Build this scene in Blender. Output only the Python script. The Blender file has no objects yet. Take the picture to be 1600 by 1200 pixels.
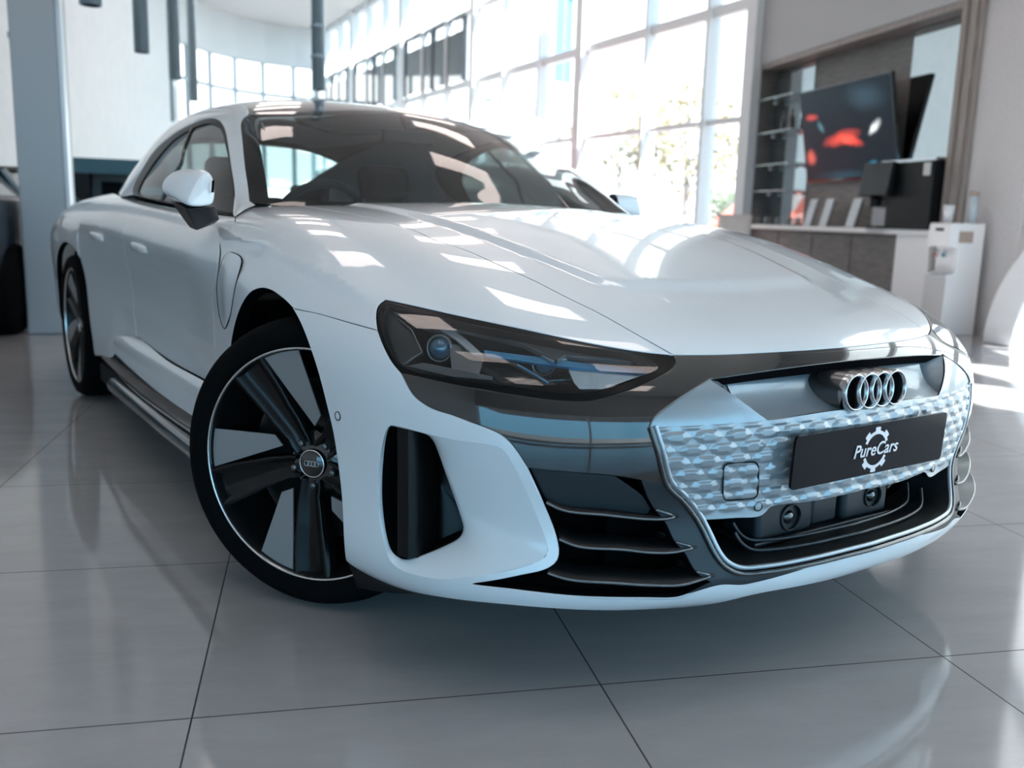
import bpy, bmesh, math, random
import numpy as np
from mathutils import Vector, Matrix, geometry
random.seed(7)
SC = bpy.context.scene
COL = SC.collection
R_ = math.radians
# ------------------------------------------------------------------ camera
# world frame: the car stands at the origin (front axle), nose towards -Y, its near flank at -X, Z up, metres
cam_d = bpy.data.cameras.new('camera'); cam = bpy.data.objects.new('camera', cam_d); COL.objects.link(cam)
_y, _p, _r = R_(-34.28), R_(10.293), R_(1.647)
_f = Vector((-math.sin(_y)*math.cos(_p), math.cos(_y)*math.cos(_p), -math.sin(_p)))
_x = Vector((math.cos(_y), math.sin(_y), 0)); _u = _x.cross(_f)
_x2 = math.cos(_r)*_x + math.sin(_r)*_u; _u2 = -math.sin(_r)*_x + math.cos(_r)*_u
M = Matrix.Identity(4)
for i in range(3):
    M[i][0], M[i][1], M[i][2] = _x2[i], _u2[i], -_f[i]
M.translation = (-1.719, -2.104, .952)
cam.matrix_world = M
cam_d.sensor_width = 36; cam_d.lens = 36*1444.98/1600; cam_d.clip_start = .05; cam_d.clip_end = 300
cam_d.dof.use_dof = True; cam_d.dof.focus_distance = 2.05; cam_d.dof.aperture_fstop = 2.9
SC.camera = cam
# ------------------------------------------------------------------ sky, sun, exposure
SC.view_settings.view_transform = 'Standard'; SC.view_settings.look = 'None'
SC.view_settings.gamma = 1; SC.view_settings.use_curve_mapping = False
SC.view_settings.exposure = 2.3
SC.cycles.use_denoising = True; SC.cycles.denoising_prefilter = 'ACCURATE'
SC.cycles.max_bounces = 9; SC.cycles.diffuse_bounces = 4; SC.cycles.glossy_bounces = 5; SC.cycles.transparent_max_bounces = 14
SC.cycles.sample_clamp_indirect = 6
SC.cycles.caustics_reflective = False; SC.cycles.caustics_refractive = False
wd = bpy.data.worlds.new('sky'); SC.world = wd; wd.use_nodes = True
nt = wd.node_tree; bg = nt.nodes['Background']
tc = nt.nodes.new('ShaderNodeTexCoord'); sx = nt.nodes.new('ShaderNodeSeparateXYZ'); cr = nt.nodes.new('ShaderNodeValToRGB')
nt.links.new(tc.outputs['Generated'], sx.inputs[0]); nt.links.new(sx.outputs['Z'], cr.inputs[0]); nt.links.new(cr.outputs[0], bg.inputs[0])
cr.color_ramp.elements[0].position = 0.0; cr.color_ramp.elements[0].color = (.20, .46, .66, 1)
cr.color_ramp.elements[1].position = .75; cr.color_ramp.elements[1].color = (.16, .40, .69, 1)
e = cr.color_ramp.elements.new(.22); e.color = (.22, .50, .73, 1)
# bright hazy cloud towards the far end of the hall, clear blue behind the viewer
dp = nt.nodes.new('ShaderNodeVectorMath'); dp.operation = 'DOT_PRODUCT'; dp.inputs[1].default_value = (.62, .78, .12); nt.links.new(tc.outputs['Generated'], dp.inputs[0])
mr = nt.nodes.new('ShaderNodeMapRange'); mr.inputs['From Min'].default_value = -.55; mr.inputs['From Max'].default_value = .35; nt.links.new(dp.outputs['Value'], mr.inputs[0])
mxw = nt.nodes.new('ShaderNodeMixRGB'); mxw.inputs[2].default_value = (.66, .69, .695, 1); nt.links.new(mr.outputs[0], mxw.inputs[0]); nt.links.new(cr.outputs[0], mxw.inputs[1]); nt.links.new(mxw.outputs[0], bg.inputs[0])
bg.inputs[1].default_value = 1.2
sun_d = bpy.data.lights.new('sun', 'SUN'); sun = bpy.data.objects.new('sun', sun_d); COL.objects.link(sun)
sun_d.energy = 7.5; sun_d.angle = R_(.6); sun_d.color = (1, .96, .92)
sun.rotation_euler = Vector((-.24, .744, -.85)).to_track_quat('-Z', 'Y').to_euler()
# ------------------------------------------------------------------ materials
MATS = {}
def mat(name, col=(.8,.8,.8), rough=.5, metal=0., coat=0., spec=.5, emit=None, es=1., coat_rough=.02, alpha=None):
    if name in MATS: return MATS[name]
    m = bpy.data.materials.new(name); m.use_nodes = True
    b = m.node_tree.nodes['Principled BSDF']
    b.inputs['Base Color'].default_value = (*col, 1); b.inputs['Roughness'].default_value = rough
    b.inputs['Metallic'].default_value = metal; b.inputs['Coat Weight'].default_value = coat
    b.inputs['Coat Roughness'].default_value = coat_rough; b.inputs['Specular IOR Level'].default_value = spec
    if emit: b.inputs['Emission Color'].default_value = (*emit, 1); b.inputs['Emission Strength'].default_value = es
    MATS[name] = m
    return m
def noise_mix(m, c1, c2, scale=8, detail=4, stretch=(1,1,1), socket='Base Color', lo=.35, hi=.65):
    nt = m.node_tree; b = nt.nodes['Principled BSDF']
    t = nt.nodes.new('ShaderNodeTexCoord'); mp = nt.nodes.new('ShaderNodeMapping'); mp.inputs['Scale'].default_value = stretch
    n = nt.nodes.new('ShaderNodeTexNoise'); n.inputs['Scale'].default_value = scale; n.inputs['Detail'].default_value = detail
    r = nt.nodes.new('ShaderNodeValToRGB'); r.color_ramp.elements[0].position = lo; r.color_ramp.elements[1].position = hi
    r.color_ramp.elements[0].color = (*c1, 1); r.color_ramp.elements[1].color = (*c2, 1)
    nt.links.new(t.outputs['Object'], mp.inputs[0]); nt.links.new(mp.outputs[0], n.inputs['Vector']); nt.links.new(n.outputs[0], r.inputs[0])
    nt.links.new(r.outputs[0], b.inputs[socket])
    return m
def glass_mat(name, tint=(.9,.95,.95), rough=.0, base=.04):
    """thin pane: tinted see-through with a Fresnel mirror"""
    if name in MATS: return MATS[name]
    m = bpy.data.materials.new(name); m.use_nodes = True; nt = m.node_tree; nt.nodes.clear()
    o = nt.nodes.new('ShaderNodeOutputMaterial'); mx = nt.nodes.new('ShaderNodeMixShader')
    t = nt.nodes.new('ShaderNodeBsdfTransparent'); g = nt.nodes.new('ShaderNodeBsdfGlossy'); f = nt.nodes.new('ShaderNodeFresnel')
    gm = nt.nodes.new('ShaderNodeNewGeometry'); io = nt.nodes.new('ShaderNodeMapRange'); io.inputs['To Min'].default_value = 1.5; io.inputs['To Max'].default_value = 1/1.5
    nt.links.new(gm.outputs['Backfacing'], io.inputs['Value']); nt.links.new(io.outputs[0], f.inputs['IOR'])
    t.inputs[0].default_value = (*tint, 1); g.inputs['Roughness'].default_value = rough; g.inputs[0].default_value = (1,1,1,1)
    nt.links.new(f.outputs[0], mx.inputs[0]); nt.links.new(t.outputs[0], mx.inputs[1]); nt.links.new(g.outputs[0], mx.inputs[2]); nt.links.new(mx.outputs[0], o.inputs[0])
    MATS[name] = m
    return m
PAINT = mat('white_paint', (.74,.775,.80), .32, 0, 1.0, .5)
GLOSSBLK = mat('gloss_black', (.006,.007,.008), .06, 0, 1.0, .5)
SATBLK = mat('satin_black', (.006,.007,.008), .42, spec=.3)
MATTEBLK = mat('matt_black', (.008,.009,.010), .8, spec=.2)
VOIDBLK = mat('deep_black', (.003,.003,.004), .9, spec=.05)
DKGREY = mat('dark_grey_plastic', (.012,.018,.023), .36, spec=.4)
PANELGREY = mat('grille_grey', (.30,.345,.375), .26, .35, .6, .5)
FRAMEGREY = mat('frame_grey', (.33,.37,.40), .28, .7, .3)
CHROME = mat('satin_chrome', (.72,.74,.76), .16, 1.)
DKCHROME = mat('dark_chrome', (.16,.165,.17), .25, .85)
RUBBER = mat('tyre_rubber', (.0035,.004,.0045), .85, spec=.06)
BLADE = mat('wheel_blade_grey', (.30,.295,.295), .5, .4)
RIMSILVER = mat('machined_rim', (.62,.62,.63), .25, 1.)
# ------------------------------------------------------------------ object helpers
def empty(name, loc=(0,0,0), label=None, cat=None, group=None, rz=0, kind=None):
    o = bpy.data.objects.new(name, None); COL.objects.link(o); o.location = loc; o.rotation_euler = (0,0,rz); o.empty_display_size = .1
    return tag(o, label, cat, group, kind)
def tag(o, label=None, cat=None, group=None, kind=None):
    if label: o['label'] = label
    if cat: o['category'] = cat
    if group: o['group'] = group
    if kind: o['kind'] = kind
    return o
def link(name, me, m, parent=None):
    o = bpy.data.objects.new(name, me); COL.objects.link(o)
    if m is not None and len(me.materials) == 0: me.materials.append(m)
    if parent is not None: o.parent = parent
    return o
class MB:
    """collects simple solids into one mesh"""
    def __init__(s): s.v = []; s.f = []; s.sm = []
    def add(s, vs, fs, smooth=False):
        n = len(s.v); s.v += [tuple(map(float, v)) for v in vs]; s.f += [tuple(i+n for i in f) for f in fs]; s.sm += [smooth]*len(fs); return s
    def box(s, a, b, M=None):
        (x0,y0,z0),(x1,y1,z1) = a,b
        vs = [Vector(p) for p in ((x0,y0,z0),(x1,y0,z0),(x1,y1,z0),(x0,y1,z0),(x0,y0,z1),(x1,y0,z1),(x1,y1,z1),(x0,y1,z1))]
        if M is not None: vs = [M @ v for v in vs]
        return s.add(vs, [(3,2,1,0),(4,5,6,7),(0,1,5,4),(1,2,6,5),(2,3,7,6),(3,0,4,7)])
    def prism(s, poly, axis, smooth=False):
        """poly: 3D points (planar outline), axis: extrusion vector"""
        n = len(poly); ax = Vector(axis); P = [Vector(p) for p in poly]
        vs = P+[p+ax for p in P]
        return s.add(vs, [tuple(range(n-1,-1,-1)), tuple(range(n,2*n))]+[(i,(i+1)%n,(i+1)%n+n,i+n) for i in range(n)], smooth)
    def tube(s, pts, r, n=10, closed=False, cap=True, rz=None):
        P = [Vector(p) for p in pts]; m = len(P); rings = []; up = None
        for i in range(m):
            t = (P[(i+1)%m]-P[i-1]) if closed else (P[min(i+1,m-1)]-P[max(i-1,0)])
            t.normalize()
            if up is None:
                up = Vector((0,0,1)) if abs(t.z) < .9 else Vector((1,0,0))
            a = t.cross(up).normalized(); b = a.cross(t).normalized(); up = b
            rr = r[i] if isinstance(r, (list,tuple)) else r
            r2 = rz if rz else rr
            rings.append([P[i]+a*rr*math.cos(2*math.pi*k/n)+b*r2*math.sin(2*math.pi*k/n) for k in range(n)])
        vs = [v for q in rings for v in q]; fs = []
        for i in range(m if closed else m-1):
            j = (i+1)%m
            fs += [(i*n+k, j*n+k, j*n+(k+1)%n, i*n+(k+1)%n) for k in range(n)]
        s.add(vs, [f[::-1] for f in fs], True)
        if cap and not closed:
            s.add(rings[0], [tuple(range(n))]); s.add(rings[-1], [tuple(range(n-1,-1,-1))])
        return s
    def lathe(s, prof, c, axis, seg=48, closed_prof=False, a0=0., a1=2*math.pi, ref=None):
        """prof: (radius, height along axis)"""
        ax = Vector(axis).normalized(); rf = Vector(ref) if ref else (Vector((0,0,1)) if abs(ax.z) < .9 else Vector((1,0,0)))
        a = (rf-ax*rf.dot(ax)).normalized(); b = ax.cross(a); c = Vector(c); full = abs(a1-a0-2*math.pi) < 1e-6
        ns = seg if full else seg+1; vs = []
        for i in range(ns):
            t = a0+(a1-a0)*i/seg; d = a*math.cos(t)+b*math.sin(t)
            vs += [c+d*r+ax*h for r,h in prof]
        n = len(prof); fs = []
        for i in range(seg):
            j = (i+1)%ns
            for k in range(n if closed_prof else n-1):
                l = (k+1)%n; fs.append((i*n+k, j*n+k, j*n+l, i*n+l))
        return s.add(vs, fs, True)
    def grid(s, rows, smooth=True, closed_u=False):
        m, n = len(rows), len(rows[0]); vs = [v for r in rows for v in r]; fs = []
        for i in range(m-1):
            for k in range(n if closed_u else n-1):
                l = (k+1)%n; fs.append((i*n+k, i*n+l, (i+1)*n+l, (i+1)*n+k))
        return s.add(vs, fs, smooth)
    def mesh(s, name):
        me = bpy.data.meshes.new(name); me.from_pydata(s.v, [], s.f); me.update()
        me.polygons.foreach_set('use_smooth', s.sm)
        return me
    def build(s, name, m, parent=None, bevel=0, seg=2, sub=0, weld=False, recalc=False, angle=40):
        me = s.mesh(name)
        if weld or recalc or bevel or sub:
            bm = bmesh.new(); bm.from_mesh(me)
            bmesh.ops.remove_doubles(bm, verts=bm.verts, dist=1e-5)
            bmesh.ops.recalc_face_normals(bm, faces=bm.faces)
            if bevel:
                es = [e for e in bm.edges if len(e.link_faces) == 2 and e.calc_face_angle(0) > R_(angle)]
                bmesh.ops.bevel(bm, geom=es, offset=bevel, segments=seg, affect='EDGES', profile=.5, clamp_overlap=True)
            bm.to_mesh(me); bm.free()
            me.polygons.foreach_set('use_smooth', [True]*len(me.polygons)) if (bevel or sub) else None
        o = link(name, me, m, parent)
        if bevel and not sub:
            me.set_sharp_from_angle(angle=R_(35)) if seg < 2 else None
            w = o.modifiers.new('wn', 'WEIGHTED_NORMAL'); w.keep_sharp = True
        if sub:
            q = o.modifiers.new('ss', 'SUBSURF'); q.levels = sub; q.render_levels = sub
        return o
def mirror_obj(o, name=None, parent=None):
    """the other side of the car: the same part mirrored in x"""
    me = o.data.copy(); n = len(me.vertices); co = np.empty(n*3); me.vertices.foreach_get('co', co); co = co.reshape(-1,3)
    nl = len(me.loops); cn = np.empty(nl*3); me.corner_normals.foreach_get('vector', cn); cn = cn.reshape(-1,3)
    faces = [tuple(p.vertices)[::-1] for p in me.polygons]; sm = [p.use_smooth for p in me.polygons]; mi = [p.material_index for p in me.polygons]
    ln = []
    for p in me.polygons: ln += [cn[i]*np.array([-1,1,1]) for i in reversed(list(p.loop_indices))]
    m2 = bpy.data.meshes.new(o.data.name); m2.from_pydata([(-a,b,c) for a,b,c in co], [], faces); m2.update()
    m2.polygons.foreach_set('use_smooth', sm); m2.polygons.foreach_set('material_index', mi)
    if o.data.has_custom_normals: m2.normals_split_custom_set([tuple(v) for v in ln])
    for q in o.data.materials: m2.materials.append(q)
    r = bpy.data.objects.new(name or o.name.split('.')[0], m2); COL.objects.link(r); r.parent = parent if parent is not None else o.parent
    for md in o.modifiers:
        k = r.modifiers.new(md.name, md.type)
        if md.type == 'SUBSURF': k.levels = md.levels; k.render_levels = md.render_levels
    return r
# ------------------------------------------------------------------ smooth car surfaces
class Env:
    """star-shaped smooth surface: radius as smoothed r^3 spline over directions from O (scaled axes)"""
    def __init__(s,O,S,pts,lam=1e-4):
        s.O=np.array(O,float); s.S=np.array(S,float)
        A=np.array(pts,float); w=A[:,3] if A.shape[1]>3 else np.ones(len(A))
        P=A[:,:3]; M=P*np.array([-1,1,1]); 
        off=np.abs(P[:,0])>1e-6
        P=np.vstack([P,M[off]]); w=np.concatenate([w,w[off]])
        Q=(P-s.O)*s.S; r=np.linalg.norm(Q,axis=1); D=Q/r[:,None]; s.D=D
        n=len(D); K=np.linalg.norm(D[:,None]-D[None],axis=2)**3
        B=np.hstack([np.ones((n,1)),D])
        L=np.block([[K+lam*np.diag(w)*n/10,B],[B.T,np.zeros((4,4))]])
        sol=np.linalg.solve(L,np.concatenate([r,np.zeros(4)])); s.w=sol[:n]; s.b=sol[n:]
        s.fit=(s.rad(D)-r)
        s.P=P
    def rad(s,D):
        out=np.empty(len(D))
        for i in range(0,len(D),4000):
            d=D[i:i+4000]; K=np.linalg.norm(d[:,None]-s.D[None],axis=2)**3
            out[i:i+4000]=K@s.w+s.b[0]+d@s.b[1:]
        return out
    def dirs(s,P):
        Q=(np.atleast_2d(P)-s.O)*s.S; return Q/np.linalg.norm(Q,axis=1)[:,None]
    def at(s,D): return s.O+(D*s.rad(D)[:,None])/s.S
    def onto(s,P): return s.at(s.dirs(P))
    def inside(s,P):
        Q=(np.atleast_2d(P)-s.O)*s.S; n=np.linalg.norm(Q,axis=1); return s.rad(Q/n[:,None])-n
    def normal(s,P,h=2e-3):
        D=s.dirs(P); a=np.cross(D,np.where(np.abs(D[:,2:3])<.8,[[0,0,1.]],[[1.,0,0]])); a/=np.linalg.norm(a,axis=1)[:,None]; b=np.cross(D,a)
        f=lambda v:s.at(v/np.linalg.norm(v,axis=1)[:,None])
        n=np.cross(f(D+h*a)-f(D-h*a),f(D+h*b)-f(D-h*b)); n/=np.linalg.norm(n,axis=1)[:,None]
        o=np.einsum('ij,ij->i',n,D/s.S); return n*np.sign(o)[:,None]
    def hit(s,C,d,t0=.8,t1=9,n=400):
        """first entry of ray into the surface"""
        t=np.linspace(t0,t1,n); g=s.inside(C+t[:,None]*d)
        k=np.where((g[:-1]<0)&(g[1:]>=0))[0]
        if len(k)==0:
            k=np.argmax(g); return C+t[k]*d, float(g[k])
        a,b=t[k[0]],t[k[0]+1]
        for _ in range(40):
            m=(a+b)/2
            if s.inside(C+m*d)[0]<0: a=m
            else: b=m
        return C+(a+b)/2*d, 0.
# half-body points (|x|, y, z[, smoothing])
plan=[(0,-.95),(.15,-.942),(.3,-.919),(.45,-.884),(.55,-.848),(.65,-.80),(.75,-.73),(.83,-.64),(.89,-.54),(.93,-.455),(.955,-.38),(.966,-.30)]
def plan_nrm(i):
    a=np.array(plan[max(i-1,0)]);b=np.array(plan[min(i+1,len(plan)-1)]); t=(b-a)/np.linalg.norm(b-a); n=np.array([t[1],-t[0]]); return n if i else np.array([0,-1.])
BODY=[]
lev=[(.16,[.05]*12),(.22,[.012]*12),(.33,[0]*12),(.45,[0]*12),(.55,[.004]*12),
 (.62,[.032,.032,.032,.03,.028,.026,.022,.018,.013,.008,.004,.0]),
 (.69,[.088,.088,.088,.088,.09,.09,.082,.066,.048,.03,.014,.004])]
for z,sb in lev:
    for i,(x,y) in enumerate(plan):
        n=plan_nrm(i); BODY.append((x-n[0]*sb[i],y-n[1]*sb[i],z))
def sec(y,*xz): 
    for x,z in xz: BODY.append((x,y,z))
# hood and fender sections
sec(-.80,(0,.722),(.2,.718),(.35,.708))
sec(-.65,(0,.758),(.2,.757),(.4,.745),(.475,.738),(.58,.728),(.68,.722))
sec(-.5,(0,.798),(.2,.797),(.4,.788),(.505,.779),(.62,.768),(.72,.752),(.78,.738))
sec(-.25,(0,.868),(.2,.866),(.4,.86),(.55,.852),(.65,.845),(.73,.832),(.79,.807),(.85,.772),(.90,.748),(.94,.715),(.96,.67))
sec(0,(0,.922),(.25,.917),(.45,.905),(.6,.894),(.70,.893),(.78,.887),(.84,.862),(.885,.833),(.935,.800),(.958,.785),(.968,.762),(.968,.68))
sec(.25,(0,.968),(.3,.962),(.5,.948),(.64,.929),(.73,.942),(.80,.936),(.865,.90),(.912,.866),(.942,.83),(.958,.79),(.963,.73),(.962,.62),(.962,.5))
sec(.5,(0,.985),(.5,.968),(.66,.955),(.76,.955),(.83,.936),(.885,.902),(.928,.866),(.944,.82),(.948,.77),(.94,.7),(.94,.6),(.948,.5),(.955,.42),(.965,.35),(.96,.27),(.93,.2))
sec(.9,(0,.985),(.5,.97),(.75,.95),(.85,.935),(.89,.90),(.925,.86),(.943,.81),(.938,.75),(.925,.65),(.925,.55),(.935,.45),(.95,.39),(.97,.33),(.965,.26),(.93,.19))
sec(1.4,(0,.97),(.5,.965),(.75,.96),(.845,.95),(.885,.91),(.93,.85),(.94,.83),(.935,.77),(.92,.66),(.918,.55),(.93,.45),(.95,.39),(.97,.33),(.965,.26),(.93,.19))
sec(1.9,(0,.99),(.5,.985),(.75,.98),(.83,.97),(.885,.93),(.935,.88),(.945,.855),(.94,.80),(.93,.68),(.925,.56),(.93,.46),(.945,.39),(.96,.33),(.955,.26),(.92,.19))
sec(2.4,(0,1.03),(.5,1.02),(.74,1.0),(.82,.98),(.9,.93),(.945,.875),(.952,.82),(.947,.7),(.943,.56),(.942,.45),(.94,.33),(.93,.22))
sec(2.9,(0,1.05),(.5,1.03),(.72,1.0),(.82,.965),(.90,.91),(.952,.85),(.968,.79),(.966,.72))
sec(3.4,(0,1.05),(.5,1.03),(.7,1.0),(.8,.97),(.89,.91),(.945,.85),(.96,.78),(.955,.6),(.945,.45),(.93,.3))
sec(3.8,(0,1.03),(.4,1.02),(.7,.97),(.82,.92),(.88,.84),(.9,.75),(.9,.55),(.88,.35))
BODY+=[(0,4.02,.98),(.5,4.0,.95),(.7,3.95,.88),(0,4.05,.75),(.5,4.02,.7),(.75,3.94,.65),(0,4.0,.4),(.6,3.95,.4)]
for y in (-.5,0,.7,1.4,2.1,2.9,3.6): BODY+=[(0,y,.15),(.45,y,.15),(.75,y,.16)]
O_BODY=(0,1.4,.42); S_BODY=(1,.40,1.7)

GH=[]
for s_ in (-.1,.05,.25,.5,.75,.95):
    for xi in (0,.3,.55,.8,.95):
        GH.append((xi*(.785+(.575-.785)*s_), .42+.82*s_+xi*xi*(.34-.255*s_), .958+.385*s_+.03*4*s_*(1-s_)+xi*xi*(.012-.052*s_)))
def gsec(y,*xz):
    for x,z in xz: GH.append((x,y,z))
gsec(1.6,(0,1.398),(.25,1.392),(.42,1.375),(.54,1.345),(.61,1.315),(.66,1.275),(.725,1.19),(.79,1.08),(.85,.95))
gsec(2.0,(0,1.415),(.25,1.408),(.42,1.39),(.54,1.36),(.61,1.325),(.655,1.275),(.715,1.19),(.78,1.08),(.84,.96))
gsec(2.4,(0,1.40),(.25,1.392),(.42,1.37),(.53,1.34),(.60,1.295),(.645,1.24),(.70,1.16),(.77,1.05),(.81,.97))
gsec(2.8,(0,1.35),(.25,1.342),(.42,1.315),(.51,1.28),(.57,1.235),(.62,1.18),(.68,1.10),(.73,1.02))
gsec(3.2,(0,1.265),(.25,1.255),(.42,1.225),(.50,1.19),(.56,1.14),(.61,1.08),(.66,1.01))
gsec(3.6,(0,1.15),(.25,1.14),(.42,1.115),(.50,1.08),(.55,1.03))
gsec(3.9,(0,1.05),(.3,1.04),(.45,1.02))
gsec(1.35,(.61,1.298),(.645,1.265),(.695,1.19),(.77,1.08),(.815,1.0),(.85,.94))
gsec(1.15,(.70,1.195),(.735,1.145),(.785,1.06),(.82,.99),(.85,.94))
gsec(.95,(.765,1.08),(.79,1.04),(.825,.98),(.85,.93))
GH+=[(.80,.76,.955),(.85,.7,.92),(0,2,.6),(.6,2,.62),(0,.6,.75),(0,3.5,.75),(.75,1.2,.75),(.75,2.4,.75)]
O_GH=(0,1.95,.92); S_GH=(1,.42,1.55)

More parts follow.
